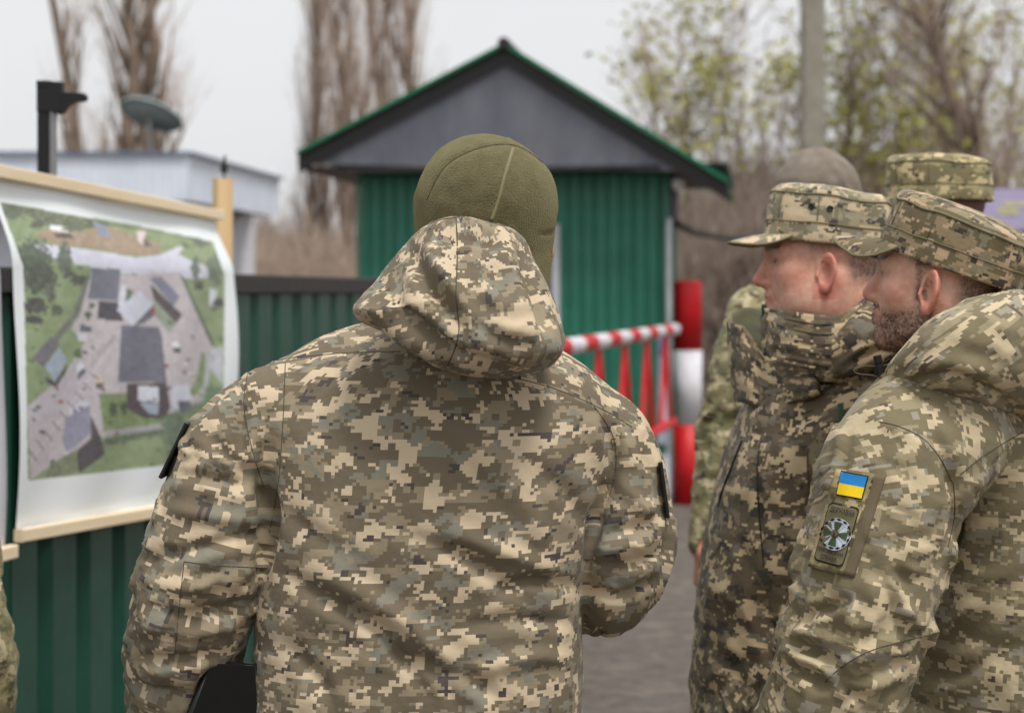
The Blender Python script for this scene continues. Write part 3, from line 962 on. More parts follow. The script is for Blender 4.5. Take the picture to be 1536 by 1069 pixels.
M['lilac'] = plain('lilac_print', lin(150, 132, 172), .6)
mb = MB(); mb.bevbox(gpt(.16, 1.21) - [.065, .014, 0], (.075, .004, .14), .0015, (np.array([1., 0, 0]), np.array([0, 1., 0]), up_)); mb.build('sticker', M['lilac'], gate, off=gate_a)
mb = MB(); q = W(995, 715, 13.1); mb.bevbox((q[0], q[1] + .1, .19), (.09, .3, .40), .02)
tag(mb.build('kerb_block', M['white_paint']), 'small white block on the ground left of the gate post', 'block')
for s_ in (3.0, 6.2):
    mb = MB(); mb.tube([gpt(s_, zb), gpt(s_, .04)], .03, 8); mb.build('support_leg', M['red'], gate, off=gate_a)

# ---- white cladded building behind the fence
C0, C1, C2 = W(-140, 234, 22.0), W(283, 234, 22.0), W(419, 271, 26.8)
hb = 22.0 / FPX * 64
zt_ = C1[2]; zb_ = zt_ - .56
wb = empty('white_building', (C1[0], C1[1], 0), 'white cladded flat roofed building behind the poster with dish on top', 'building')
wo = np.array([C1[0], C1[1], 0])
e1 = np.array([1., 0, 0]); n1 = np.array([0, -1., 0])
e2 = np.array([C2[0] - C1[0], C2[1] - C1[1], 0]); L2 = np.linalg.norm(e2); e2 /= L2; n2 = np.array([e2[1], -e2[0], 0])
for i in range(4):
    corrugated('fascia_sheet', np.array([C1[0] - 4 + i, C1[1], 0]), e1, n1, 1.0, zb_, zt_, .11, .012, M['white_sheet'], wb, off=wo)
for i in range(5):
    corrugated('fascia_sheet', np.array([C1[0], C1[1], 0]) + e2 * (i * L2 / 5 + .002), e2, n2, L2 / 5 - .002, zb_, zt_, .11, .012, M['white_sheet'], wb, off=wo)
M['blue_trim'] = plain('blue_grey_trim', lin(112, 124, 148), .5)
def trim(a, b, z, name, h, d, mat):
    ax_ = (b - a); l = np.linalg.norm(ax_); ax_ = ax_ / l
    mb = MB(); c = (a + b) / 2; mb.box((c[0], c[1], z), (l, d, h), (ax_, np.array([-ax_[1], ax_[0], 0]), up_)); mb.build(name, mat, wb, off=wo)
A_, B_, D_ = np.array([C1[0] - 4, C1[1], 0]), np.array([C1[0], C1[1], 0]), np.array([C2[0], C2[1], 0])
trim(A_ - [0, .02, 0], B_ - [0, .02, 0], zt_ + .03, 'roof_edge', .05, .06, M['blue_trim'])
trim(B_ + n2 * .02, D_ + n2 * .02, zt_ + .03, 'roof_edge', .05, .06, M['blue_trim'])
inn = np.array([-.5, 1.0, 0])
V = [A_ + inn, B_ + inn, D_ + inn, A_ + [0, 6, 0]]
mesh_obj('roof_deck', [(p[0], p[1], z_) for z_ in (zt_ - .04, zb_ + .02) for p in (A_ + [0, .08, 0], B_ + [-.08, .08, 0], D_ + [-.09, 0, 0], A_ + [0, 6, 0])],
         [(0, 1, 2, 3), (7, 6, 5, 4), (0, 4, 5, 1), (1, 5, 6, 2), (2, 6, 7, 3), (3, 7, 4, 0)], M['black_steel'], wb, off=wo)
for i, (a, b) in enumerate(((A_ + inn, B_ + inn), (B_ + inn, D_ + inn + [-.1, -.6, 0]))):
    e_ = (b - a) / np.linalg.norm(b - a)
    corrugated('wall_sheet', np.array([a[0], a[1], 0]), e_, np.array([e_[1], -e_[0], 0]), np.linalg.norm(b - a), 0, zb_ + .02, .11, .012, M['white_sheet'], wb, off=wo)
mb = MB(); q = W(372, 440, 25.4); mb.bevbox((q[0], q[1], zb_ / 2), (.18, .18, zb_), .01); mb.build('canopy_column', M['white_paint'], wb, off=wo)

dY = 23.0
dc = W(225, 178, dY)
dish = empty('satellite_dish', tuple(W(228, 232, dY)), 'grey satellite dish on a short mast above the white roof', 'satellite dish')
do = W(228, 232, dY)
du = np.array([1, 0, -.26]); du /= np.linalg.norm(du)
dn = np.array([.20, .40, .90]); dn -= du * (dn @ du); dn /= np.linalg.norm(dn)
dv = np.cross(dn, du)
R = 48 * dY / FPX
V, F = [], []
for t in (0, .02):
    for r in np.linspace(0, 1, 7):
        for a in range(32):
            an = a / 32 * 2 * math.pi
            V.append(dc + R * r * (math.cos(an) * du + math.sin(an) * dv) + dn * (.07 * r * r - t))
for t in (0, 1):
    for i in range(6):
        for a in range(32):
            q = (t * 224 + i * 32 + a, t * 224 + i * 32 + (a + 1) % 32, t * 224 + (i + 1) * 32 + (a + 1) % 32, t * 224 + (i + 1) * 32 + a)
            F.append(q if t == 0 else q[::-1])
F += [(192 + a, 224 + 192 + a, 224 + 192 + (a + 1) % 32, 192 + (a + 1) % 32) for a in range(32)]
mesh_obj('reflector', V, F, M['dish'], dish, smooth=True, off=do)
mb = MB(); mb.tube([do - [0, 0, .06], dc - dn * .02], .03, 8); mb.build('mast', M['steel'], dish, off=do)
mb = MB(); mb.tube([dc + dv * -R * .9 + dn * .05, dc + dn * .42 - dv * .2], .015, 6); mb.box(dc + dn * .44 - dv * .2, (.07, .07, .1)); mb.build('feed_arm', M['steel'], dish, off=do)

# ---- concrete pole
cy_ = 20.0
cp = empty('concrete_pole', (W(1219, 440, cy_)[0], cy_, 0), 'tall grey concrete utility pole rising behind the beanie wearer', 'pole')
co = np.array([W(1219, 440, cy_)[0], cy_, 0])
mb = MB(); mb.bevbox((0, 0, 0), (1, 1, 1), .01)
V, F = [], []
for z, w_ in ((0, .30), (3, .275), (6, .245), (9.5, .20)):
    for x, y in ((-.5, -.4), (-.4, -.5), (.4, -.5), (.5, -.4), (.5, .4), (.4, .5), (-.4, .5), (-.5, .4)):
        V.append(co + [x * w_, y * w_, z])
F = [(i * 8 + a, i * 8 + (a + 1) % 8, (i + 1) * 8 + (a + 1) % 8, (i + 1) * 8 + a) for i in range(3) for a in range(8)] + [tuple(range(24, 32))]
mesh_obj('shaft', V, F, M['concrete'], cp, off=co)
mb = MB(); mb.tube([co + [0, -.16, 1.95], co + [.0, -.16, 2.2]], .05, 8); mb.build('cable_bracket', M['black_steel'], cp, off=co)
for z in (8.4, 8.9):
    mb = MB(); mb.box(co + [0, -.12, z], (1.3, .07, .08)); mb.build('crossarm', M['black_steel'], cp, off=co)

# ---- lilac banner at the right edge
sg = empty('lilac_banner', (W(1520, 440, 15)[0], 15, 0), 'pale lilac banner with faded yellow print behind the right caps', 'sign')
so = np.array([W(1520, 440, 15)[0], 15, 0])
a, b = W(1462, 283, 15), W(1640, 345, 15)
mb = MB(); mb.box(((a[0] + b[0]) / 2, 15, (a[2] + b[2]) / 2), (b[0] - a[0], .02, a[2] - b[2])); M['lilac_cloth'] = surf('lilac_banner', lin(186, 174, 202), lin(172, 164, 200), 4, .7, 0, .05, 20, .003)
mb.build('board', M['lilac_cloth'], sg, off=so)
M['pale_yellow'] = plain('pale_yellow_print', lin(214, 208, 160), .7)
for x0_, x1_, y0_, y1_ in ((1497, 1528, 313, 322), (1505, 1560, 303, 310)):
    p, q = W(x0_, y0_, 14.985), W(x1_, y1_, 14.985)
    mb = MB(); mb.box(((p[0] + q[0]) / 2, 14.986, (p[2] + q[2]) / 2), (q[0] - p[0], .004, p[2] - q[2])); mb.build('print_mark', M['pale_yellow'], sg, off=so)
for x in (1475, 1630):
    p = W(x, 300, 15.05); mb = MB(); mb.tube([(p[0], 15.05, 0), (p[0], 15.05, 2.5)], .03, 8); mb.build('leg', M['steel'], sg, off=so)

# ---- trees
def twigs_mesh(name, S, E, r, mat, parent=None, off=None):
    """many thin three-sided tapered twigs"""
    S = np.asarray(S); E = np.asarray(E); n_ = len(S)
    T = E - S; T /= np.linalg.norm(T, axis=1)[:, None] + 1e-9
    u = np.cross(T, np.where(np.abs(T[:, 2:3]) < .9, np.array([[0, 0, 1.]]), np.array([[1., 0, 0]]))); u /= np.linalg.norm(u, axis=1)[:, None]
    w = np.cross(T, u)
    V = np.empty((n_, 4, 3)); r = np.asarray(r)[:, None]
    for a in range(3):
        t = a * 2 * math.pi / 3
        V[:, a] = S + r * (math.cos(t) * u + math.sin(t) * w)
    V[:, 3] = E
    b = np.arange(n_)[:, None] * 4
    F = np.concatenate([b + [0, 1, 3], b + [1, 2, 3], b + [2, 0, 3]])
    return mesh_obj(name, V.reshape(-1, 3), F, mat, parent, off=off)


def leaves_mesh(name, C, size, mat, parent=None, off=None):
    n_ = len(C)
    u = rng.normal(size=(n_, 3)); u /= np.linalg.norm(u, axis=1)[:, None]
    w = np.cross(u, rng.normal(size=(n_, 3))); w /= np.linalg.norm(w, axis=1)[:, None]
    s = size * rng.uniform(.6, 1.3, (n_, 1))
    V = np.stack([C - u * s, C + w * s * .5, C + u * s, C - w * s * .5], 1).reshape(-1, 3)
    F = np.arange(n_ * 4).reshape(-1, 4)
    return mesh_obj(name, V, F, mat, parent, off=off)


def tree(name, label, base, h, lean, nl, spread, upright, r0, ntw, twl, nleaf, lsize, bark, group, stems=1, leaf_at=.4, tw_r=.008):
    base = np.asarray(base, float)
    o = empty(name, tuple(base), label, 'tree', group)
    mbt = MB(); S, E, Rr, LC = [], [], [], []
    for k in range(stems):
        a0 = rng.uniform(0, 6.28)
        sp = np.array([math.cos(a0), math.sin(a0), 0]) * (spread * .5 if stems > 1 else 0)
        hh = h * rng.uniform(.86, 1.0)
        ts = np.linspace(0, 1, 8)
        pts = np.array([base + np.array([lean[0], lean[1], 0]) * t + sp * (t ** .6) + np.array([0, 0, hh * t]) + rng.normal(0, .012 * h, 3) * [1, 1, 0] * (t > 0) for t in ts])
        rad = r0 * (1 - .88 * ts) / (1 if stems == 1 else 1.4)
        mbt.tube(pts, rad, 7)
        for i in range(nl):
            t = rng.uniform(.12, .95)
            f = t * 7; j = min(int(f), 6); p = pts[j] + (pts[j + 1] - pts[j]) * (f - j)
            an = rng.uniform(0, 6.28)
            d = np.array([math.cos(an), math.sin(an), 0])
            L = h * rng.uniform(.12, .30) * (1.15 - t * .75)
            sd = spread * rng.uniform(.4, 1.0) * (1.1 - .6 * t)
            q = [p, p + d * sd * .5 + [0, 0, L * (.2 + .2 * upright)], p + d * sd * (.9) + [0, 0, L * (.3 + .4 * upright)], p + d * sd + rng.normal(0, .1, 3) + [0, 0, L * (.4 + .6 * upright)]]
            q = np.array(q)
            rl = r0 * (1 - .85 * t) * .38
            mbt.tube(q, [rl, rl * .7, rl * .45, rl * .15], 4)
            nt_ = ntw
            tt = rng.uniform(.2, 3, nt_)
            jj = np.minimum(tt.astype(int), 2); ff = (tt - jj)[:, None]
            s = q[jj] + (q[jj + 1] - q[jj]) * ff
            dr = rng.normal(size=(nt_, 3)) * [1, 1, .6] * (1.1 - .75 * upright) + np.array([0, 0, .3 + 1.3 * upright]) + d * .3
            dr /= np.linalg.norm(dr, axis=1)[:, None]
            e = s + dr * twl * rng.uniform(.4, 1.2, (nt_, 1))
            S.append(s); E.append(e); Rr.append(np.full(nt_, tw_r))
    S, E, Rr = np.concatenate(S), np.concatenate(E), np.concatenate(Rr)
    # second order twigs
    k = rng.integers(0, len(S), len(S) * 2); f = rng.uniform(.25, .9, (len(k), 1))
    s2 = S[k] + (E[k] - S[k]) * f
    dr = (E[k] - S[k]) / np.linalg.norm(E[k] - S[k], axis=1)[:, None] + rng.normal(0, .6, (len(k), 3)) * (1.1 - .6 * upright)
    e2_ = s2 + dr * twl * .45
    mbt.build('trunk', bark, o, smooth=True, off=base)
    cr = twigs_mesh('crown', np.concatenate([S, s2]), np.concatenate([E, e2_]), np.concatenate([Rr, np.full(len(k), tw_r * .6)]), M['poplar_twig'] if name == 'poplar_tree' else M['twig'], o, off=base)
    if nleaf:
        al = np.concatenate([E, e2_])
        cl = fbm(al[:, 0] * .7, al[:, 1] * .7, al[:, 2] * .7, int(abs(base[0]) * 10) + 3, 2)
        al = al[cl > leaf_at - .35]
        if len(al) > 5:
            C = al[rng.integers(0, len(al), nleaf)] + rng.normal(0, .09, (nleaf, 3))
            leaves_mesh('leaves', C, lsize, M['leaf'], cr, off=base)
    return o

PG = 'bare poplars behind the booth'
def gpx(px, Y): return (W(px, 440, Y)[0], Y, -.02)
tree('poplar_tree', 'thin bare poplar leaning left of the dish above the white building', gpx(150, 30), 9.5, (-1.0, 0), 22, .5, .92, .19, 12, .8, 0, 0, M['bark_pale'], PG)
tree('poplar_tree', 'thick forked bare poplar directly behind the grey satellite dish', gpx(186, 30), 10.5, (.15, 0), 22, .9, .92, .24, 12, .9, 0, 0, M['bark_pale'], PG, stems=3)
tree('poplar_tree', 'leftmost bare poplar of the clump above the booth roof', gpx(486, 38), 12.0, (-.1, 0), 44, .55, .95, .12, 12, .9, 0, 0, M['bark'], PG, stems=2, tw_r=.0065)
tree('poplar_tree', 'dark bare poplar in the clump nearest the booth roof edge', gpx(530, 36), 12.5, (.0, 0), 44, .5, .95, .13, 12, .9, 0, 0, M['bark'], PG, stems=2, tw_r=.0065)
tree('poplar_tree', 'rear bare poplar rising in the middle of the clump', gpx(552, 44), 14.0, (.3, 0), 36, .5, .95, .13, 12, .9, 0, 0, M['bark'], PG, stems=2, tw_r=.0065)
tree('poplar_tree', 'second bare poplar from the right in the clump', gpx(583, 40), 13.5, (.2, 0), 44, .5, .95, .12, 12, .9, 0, 0, M['bark'], PG, stems=2, tw_r=.0065)
tree('poplar_tree', 'rightmost bare poplar of the clump above the gable slope', gpx(612, 42), 13.5, (.45, 0), 44, .6, .95, .11, 12, .9, 0, 0, M['bark'], PG, stems=2, tw_r=.0065)
RG = 'thin trees right of the booth'
spec = [(1010, 30, 6.0, 338, 'low sparse tree rising just behind the right roof eave'), (1075, 27, 6.2, 806, 'yellow green young tree between the roof eave and the concrete pole'),
        (1150, 29, 5.6, 728, 'sparse young tree just left of the concrete pole'), (1262, 26, 6.6, 832, 'yellow green young tree just right of the concrete pole'),
        (1330, 28, 7.6, 988, 'tallest leafy young tree above the rear cap'), (1400, 31, 6.2, 546, 'sparse young tree above the rightmost cap'),
        (1462, 27, 6.0, 650, 'leafy young tree above the lilac banner'), (1112, 36, 7.2, 390, 'far thin tree seen between the two leafy trees left of the pole'),
        (1300, 36, 8.6, 416, 'far thin tree seen between the pole and the tallest leafy tree'), (1368, 35, 7.6, 390, 'far thin tree right behind the tallest leafy tree'), (1436, 37, 7.8, 364, 'far thin tree behind the gap above the rear cap'), (1505, 34, 7.4, 468, 'leafy tree left of the dark bare corner tree'), (1560, 24, 9.5, 60, 'dark bare tree leaning in at the upper right corner')]
for px, Y, h, nlf, lab in spec:
    bz = float(bank_z(np.array(W(px, 440, Y)[0]), np.array(Y)))
    dark = nlf < 100
    tree('young_tree', lab, (W(px, 440, Y)[0], Y, bz), h - bz, (rng.normal(0, .3) - (1.2 if dark else 0), 0), 22 if not dark else 40, .95 if not dark else 1.5, .65 if not dark else .55, .07 if not dark else .14, 4 if not dark else 12, .7, nlf, .075, M['bark'], RG, stems=3 if not dark else 2, tw_r=.009)

def brush(name, label, x0, x1, Y0, Y1, zmax, n_, mat, seed, nleaf=0, lm=None):
    r_ = np.random.default_rng(seed)
    x = r_.uniform(x0, x1, n_); y = r_.uniform(Y0, Y1, n_)
    X = (x - 768) / FPX * y
    z = bank_z(X, y)
    cl = .65 + .5 * fbm(X * .5, y * .3, X * 0, seed, 3)
    top = zmax * np.clip(cl, .25, 1.2)
    zz_ = z + r_.uniform(0, 1, n_) ** 1.1 * np.maximum(top - z, .2) * .8
    S = np.stack([X, y, zz_], 1)
    d = r_.normal(size=(n_, 3)) * [.6, .4, .25] + [0, 0, .9]
    E = S + d * r_.uniform(.35, 1.1, (n_, 1))
    o = twigs_mesh(name, S, E, r_.uniform(.006, .02, n_), mat)
    tag(o, label, 'brush', kind='stuff')
brush('roadside_brush', 'brown bare brush on the bank behind the men', 960, 1640, 24, 33, 3.7, 24000, M['bark'], 3)
brush('distant_brush', 'brown bare brush between the white building and the booth', 330, 600, 30, 44, 3.6, 14000, M['twig'], 5)

# ================================================================== people
class Limb:
    """tapered sleeve or leg along a smooth line; uv runs along it in metres"""
    def __init__(s, pts, rs, m=9, n=None, sq=1.0, ref=(0, -1, 0), uo=0.0, wr=.004, k=.03):
        s.pts = catmull(pts, m); s.rs = np.interp(np.linspace(0, 1, m), np.linspace(0, 1, len(rs)), rs)
        s.n, s.sq, s.k, s.uo, s.wr = n, sq, k, uo, wr
        T = np.gradient(s.pts, axis=0); T /= np.linalg.norm(T, axis=1)[:, None]
        r = np.asarray(ref, float); s.fr = []
        for t in T:
            r = r - t * (r @ t); r /= np.linalg.norm(r); s.fr.append((r.copy(), np.cross(t, r)))
        s.cum = np.concatenate([[0], np.cumsum(np.linalg.norm(np.diff(s.pts, axis=0), axis=1))])
        s.rm = float(np.mean(s.rs)); s.period = 2 * math.pi * s.rm

    def sdf(s, P):
        return chain(P, s.pts, s.rs, s.k, s.n, s.sq)

    def uv(s, P):
        best = np.full(len(P), 1e9); u = np.zeros(len(P)); v = np.zeros(len(P))
        for i in range(len(s.pts) - 1):
            a, b = s.pts[i], s.pts[i + 1]; ba = b - a; L = np.linalg.norm(ba)
            t = (P - a) @ ba / L ** 2
            tc = np.clip(t, 0 if i else -9, 1 if i < len(s.pts) - 2 else 9)
            q = P - a - tc[:, None] * ba
            d = (q * q).sum(1)
            f0 = s.fr[i][0] * .5 + s.fr[i + 1][0] * .5; f1 = s.fr[i][1] * .5 + s.fr[i + 1][1] * .5
            k = d < best
            best[k] = d[k]
            u[k] = (np.arctan2(q @ f1, q @ f0) * s.rm)[k]
            v[k] = (s.cum[i] + tc * L)[k]
        return u + s.uo, -v + s.uo * .7

    def disp(s, P, u, v, seed):
        bend = 1.0 + .8 * np.exp(-((-(v - s.uo * .7) - s.cum[-1] * .55) / .10) ** 2)
        a = u / s.rm
        w = fbm(np.cos(a) * 1.1 + 3, np.sin(a) * 1.1, v * 13, seed, 3)
        r = (1 - np.abs(fbm(np.cos(a) * 1.5, np.sin(a) * 1.5 + 5, v * 20 + w * .9, seed + 7, 2)) * 1.5)
        return s.wr * bend * (.9 * w + .9 * r - .3)


class Torso:
    """stack of super-ellipses; rows of z, cx, cy, half width, half depth; yaw turns the width axis from +X"""
    def __init__(s, rows, yaw=0.0, p=2.5, uo=0.0, wr=.005, rim=.05):
        r = np.asarray(sorted(map(tuple, rows)), float); s.r = r; s.yaw, s.p, s.uo, s.wr, s.rim = yaw, p, uo, wr, rim
        z = np.linspace(r[0, 0], r[-1, 0], 80)
        s.z = z
        i = np.interp(z, r[:, 0], np.arange(len(r)))
        s.tab = np.stack([np.interp(z, r[:, 0], r[:, k]) for k in range(1, 5)], 1)
        ker = np.hanning(13); ker /= ker.sum()
        pad = np.pad(s.tab, ((6, 6), (0, 0)), 'edge')
        s.tab = np.stack([np.convolve(pad[:, k], ker, 'valid') for k in range(4)], 1)
        am, bm = r[:, 3].mean(), r[:, 4].mean()
        th_ = np.linspace(-math.pi, math.pi, 721)
        x, y = am * np.sin(th_), -bm * np.cos(th_)
        s.th, s.arc = th_, np.concatenate([[0], np.cumsum(np.hypot(np.diff(x), np.diff(y)))])
        s.arc -= s.arc[360]; s.am, s.bm = am, bm; s.period = s.arc[-1] - s.arc[0]

    def loc(s, P):
        t = [np.interp(P[:, 2], s.z, s.tab[:, k]) for k in range(4)]
        dx, dy = P[:, 0] - t[0], P[:, 1] - t[1]
        c, w = math.cos(s.yaw), math.sin(s.yaw)
        return dx * c + dy * w, -dx * w + dy * c, t[2], t[3]

    def sdf(s, P):
        x, y, a, b = s.loc(P)
        q = (np.abs(x / a) ** s.p + np.abs(y / b) ** s.p + 1e-9) ** (1 / s.p)
        d = (q - 1) * np.minimum(a, b)
        d = smax(d, P[:, 2] - s.z[-1], s.rim)
        return smax(d, s.z[0] - P[:, 2], .02)

    def uv(s, P):
        x, y, a, b = s.loc(P)
        th_ = np.arctan2(x / a * s.am / s.am, -y / b)
        return np.interp(th_, s.th, s.arc) + s.uo, P[:, 2] + s.uo * .6

    def disp(s, P, u, v, seed):
        w = fbm(u * 4, v * 5, P[:, 1] * 2, seed, 3)
        r = 1 - np.abs(fbm(u * 5 + v * 4 + w, v * 8 - u * 3, P[:, 1] * 0, seed + 5, 2)) * 1.6
        low = np.clip((1.45 - P[:, 2]) / .5, .15, 1)
        r2 = 1 - np.abs(fbm(u * 9 + v * 11 + w * .7, v * 17 - u * 5, P[:, 1] * 0, seed + 9, 2)) * 1.7
        return s.wr * low * (w * .8 + r * 1.0 - .4) + .0026 * low * np.clip(low * 1.4 - .4, 0, 1) * r2


class Ball:
    def __init__(s, f, c, R, uo=0.0, wr=.004, fq=9):
        s.f, s.c, s.R, s.uo, s.wr, s.fq = f, np.asarray(c, float), R, uo, wr, fq; s.period = 2 * math.pi * R

    def sdf(s, P): return s.f(P)

    def uv(s, P):
        q = P - s.c
        return np.arctan2(q[:, 0], -q[:, 1]) * s.R + s.uo, np.arctan2(q[:, 2], np.hypot(q[:, 0], q[:, 1])) * s.R + s.uo

    def disp(s, P, u, v, seed):
        w = fbm(P[:, 0] * s.fq, P[:, 1] * s.fq, P[:, 2] * s.fq, seed, 3)
        r = 1 - np.abs(fbm(P[:, 0] * s.fq + w * .5, P[:, 1] * s.fq, P[:, 2] * s.fq * .7, seed + 3, 2)) * 1.6
        return s.wr * (w + r - .3)


class Yoke:
    """shoulder cloth laid on a plane that slopes up and away"""
    def __init__(s, f, uo, wr=.003): s.f, s.uo, s.wr, s.period = f, uo, wr, 50.0
    def sdf(s, P): return s.f(P)
    def uv(s, P): return P[:, 0] * .97 + P[:, 1] * .2 + s.uo, P[:, 2] * .72 + P[:, 1] * .69 + s.uo
    def disp(s, P, u, v, seed): return s.wr * fbm(u * 8, v * 8, u * 0, seed, 3)


class Flat(Yoke):
    """sleeve head cloth, close to flat towards the front of the view"""
    def uv(s, P): return P[:, 0] * .98 + P[:, 1] * .3 + P[:, 2] * .12 + s.uo, P[:, 2] * .95 + P[:, 1] * .3 - P[:, 0] * .12 + s.uo


def stroke_disp(px, py, strokes):
    d = np.zeros(len(px))
    for pts, amp, w in strokes:
        pts = np.asarray(pts, float)
        if len(pts) > 2: pts = catmull(pts, len(pts) * 4)
        seg = np.linalg.norm(np.diff(pts, axis=0), axis=1); cum = np.concatenate([[0], np.cumsum(seg)]); L = cum[-1]
        k = (px > pts[:, 0].min() - 3 * w) & (px < pts[:, 0].max() + 3 * w) & (py > pts[:, 1].min() - 3 * w) & (py < pts[:, 1].max() + 3 * w)
        if not k.any(): continue
        X, Y = px[k], py[k]
        best = np.full(len(X), 1e9); tt = np.zeros(len(X))
        for i in range(len(pts) - 1):
            a, b = pts[i], pts[i + 1]; e = b - a
            t = np.clip(((X - a[0]) * e[0] + (Y - a[1]) * e[1]) / (e @ e + 1e-9), 0, 1)
            q = (X - a[0] - e[0] * t) ** 2 + (Y - a[1] - e[1] * t) ** 2
            m = q < best; best[m] = q[m]; tt[m] = ((cum[i] + t * seg[i]) / L)[m]
        q2 = best / w ** 2
        d[k] += amp * (1 - .9 * q2) * np.exp(-q2) * np.sin(math.pi * np.clip(tt, .02, .98)) ** .6
    return d


def garment(name, pieces, k, lo, hi, h, mat, parent, root, strokes=(), seed=1, classify=None, extra=None):
    """one continuous cloth surface over all pieces, with folds and a cloth map"""
    def f(P):
        d = None
        for p in pieces:
            if isinstance(p, Yoke): continue
            e = p.sdf(P)
            d = e if d is None else smin(d, e, k)
        if extra is not None: d = extra(P, d)
        return d
    V, F = surfnet(f, lo, hi, h)
    Nn = grad(f, V, .004)
    if classify is not None:
        part = classify(V)
    else:
        part = np.argmin(np.stack([p.sdf(V) for p in pieces], 1), 1)
    U = np.zeros((len(pieces), len(V), 2)); D = np.zeros(len(V))
    ds = []
    for i, p in enumerate(pieces):
        u, v = p.uv(V); U[i, :, 0], U[i, :, 1] = u, v
        ds.append((p.disp(V, u, v, seed + i * 13), p.sdf(V)))
    wgt = np.stack([np.exp(-np.clip(d - np.min([q for _, q in ds], axis=0), 0, 1) / .012) for _, d in ds], 0)
    D = (np.stack([a for a, _ in ds]) * wgt).sum(0) / wgt.sum(0)
    px, py = to_px(V)
    face = np.clip(-Nn[:, 1] * 2.5 + .3, 0, 1)
    D = D + stroke_disp(px, py, strokes) * face
    V = V + Nn * D[:, None]
    fp = part[F[:, 0]]
    uvl = np.empty((len(F), 4, 2))
    for c in range(4):
        uvl[:, c] = U[fp, F[:, c]]
    per = np.array([p.period for p in pieces])[fp]
    for c in range(1, 4):
        du = uvl[:, c, 0] - uvl[:, 0, 0]
        uvl[:, c, 0] -= per * np.round(du / per)
    o = mesh_obj(name, V, F, mat, parent, uv=uvl.reshape(-1, 2), smooth=True, off=root)
    return o, V, F


class Caster:
    def __init__(s, V, F):
        s.b = BVHTree.FromPolygons(V.tolist(), F.tolist())
        s.o = Vector((0, 0, CAMZ))
    def hit(s, px, py):
        d = Vector(((px - 768) / FPX, 1, (HOR - py) / FPX)).normalized()
        l, n, i, dist = s.b.ray_cast(s.o, d)
        return (np.array(l), np.array(n)) if l is not None else (None, None)
    def seam(s, name, pts, r, mat, parent, root, step=4, lift=.3):
        pts = np.asarray(pts, float)
        L = np.linalg.norm(np.diff(pts, axis=0), axis=1).sum()
        q = catmull(pts, max(int(L / step), 4)) if len(pts) > 2 else pts[0] + (pts[1] - pts[0]) * np.linspace(0, 1, max(int(L / step), 3))[:, None]
        P = []
        for x, y in q:
            a, n = s.hit(x, y)
            if a is None: continue
            a = a + n * r * lift
            if P and np.linalg.norm(P[-1] - a) > .06: continue
            P.append(a)
        if len(P) > 2:
            mb = MB(); mb.tube(P, r, 6); return mb.build(name, mat, parent, smooth=True, off=root)
    def patch(s, name, quad, nu, nv, lift, mat, parent, root, th=.0, uv=None, mask=None):
        """cloth piece laid on the surface; quad = four photo-pixel corners TL TR BR BL"""
        q = np.asarray(quad, float)
        P, idx = [], {}
        for j in range(nv + 1):
            for i in range(nu + 1):
                a, b = i / nu, j / nv
                x = (q[0] * (1 - a) + q[1] * a) * (1 - b) + (q[3] * (1 - a) + q[2] * a) * b
                l, n = s.hit(*x)
                if l is None: l, n = P[-1] if P else np.zeros(3), np.array([0, -1., 0])
                P.append(l)
        P = np.array(P).reshape(nv + 1, nu + 1, 3)
        for _ in range(3):                                   # stiff backing bridges small folds
            Q = P.copy(); Q[1:-1, 1:-1] = (P[:-2, 1:-1] + P[2:, 1:-1] + P[1:-1, :-2] + P[1:-1, 2:] + 2 * P[1:-1, 1:-1]) / 6; P = Q
        n = np.cross(P[-1, 0] - P[0, 0], P[0, -1] - P[0, 0]); n /= np.linalg.norm(n)
        if n[1] > 0: n = -n
        top = P + n * lift; bot = P + n * (lift - th - .001)
        nn = (nv + 1) * (nu + 1)
        V = np.concatenate([top.reshape(-1, 3), bot.reshape(-1, 3)])
        I = np.arange(nn).reshape(nv + 1, nu + 1)
        F = [(I[j, i], I[j + 1, i], I[j + 1, i + 1], I[j, i + 1]) for j in range(nv) for i in range(nu)]
        ring = [I[0, i] for i in range(nu)] + [I[j, nu] for j in range(nv)] + [I[nv, i] for i in range(nu, 0, -1)] + [I[j, 0] for j in range(nv, 0, -1)]
        F += [(ring[k], ring[(k + 1) % len(ring)], ring[(k + 1) % len(ring)] + nn, ring[k] + nn) for k in range(len(ring))]
        F = np.array(F)
        W_ = np.linalg.norm(P[0, -1] - P[0, 0]); H_ = np.linalg.norm(P[-1, 0] - P[0, 0])
        uvv = np.array([((v % nn) % (nu + 1) / nu * W_, -((v % nn) // (nu + 1)) / nv * H_) for f in F for v in f])
        s.last = (V, F)
        return mesh_obj(name, V, F, mat, parent, uv=uvv, smooth=False, off=root)
    def shape_old(s, name, quad, P2, F2, lift, mat, parent, root):
        """flat print in patch coordinates 0..1 mapped onto the surface"""
        q = np.asarray(quad, float); V = []
        base = []
        for a, b in ((0, 0), (1, 0), (1, 1), (0, 1), (.5, .5)):
            x = (q[0] * (1 - a) + q[1] * a) * (1 - b) + (q[3] * (1 - a) + q[2] * a) * b
            base.append(s.hit(*x)[0])
        c = base[:4]
        n = np.cross(c[3] - c[0], c[1] - c[0]); n /= np.linalg.norm(n)
        if n[1] > 0: n = -n
        bulge = (base[4] - sum(c) / 4) @ n
        for a, b in P2:
            p = (c[0] * (1 - a) + c[1] * a) * (1 - b) + (c[3] * (1 - a) + c[2] * a) * b
            V.append(p + n * (lift + bulge * 16 * a * (1 - a) * b * (1 - b)))
        return mesh_obj(name, V, F2, mat, parent, off=root)


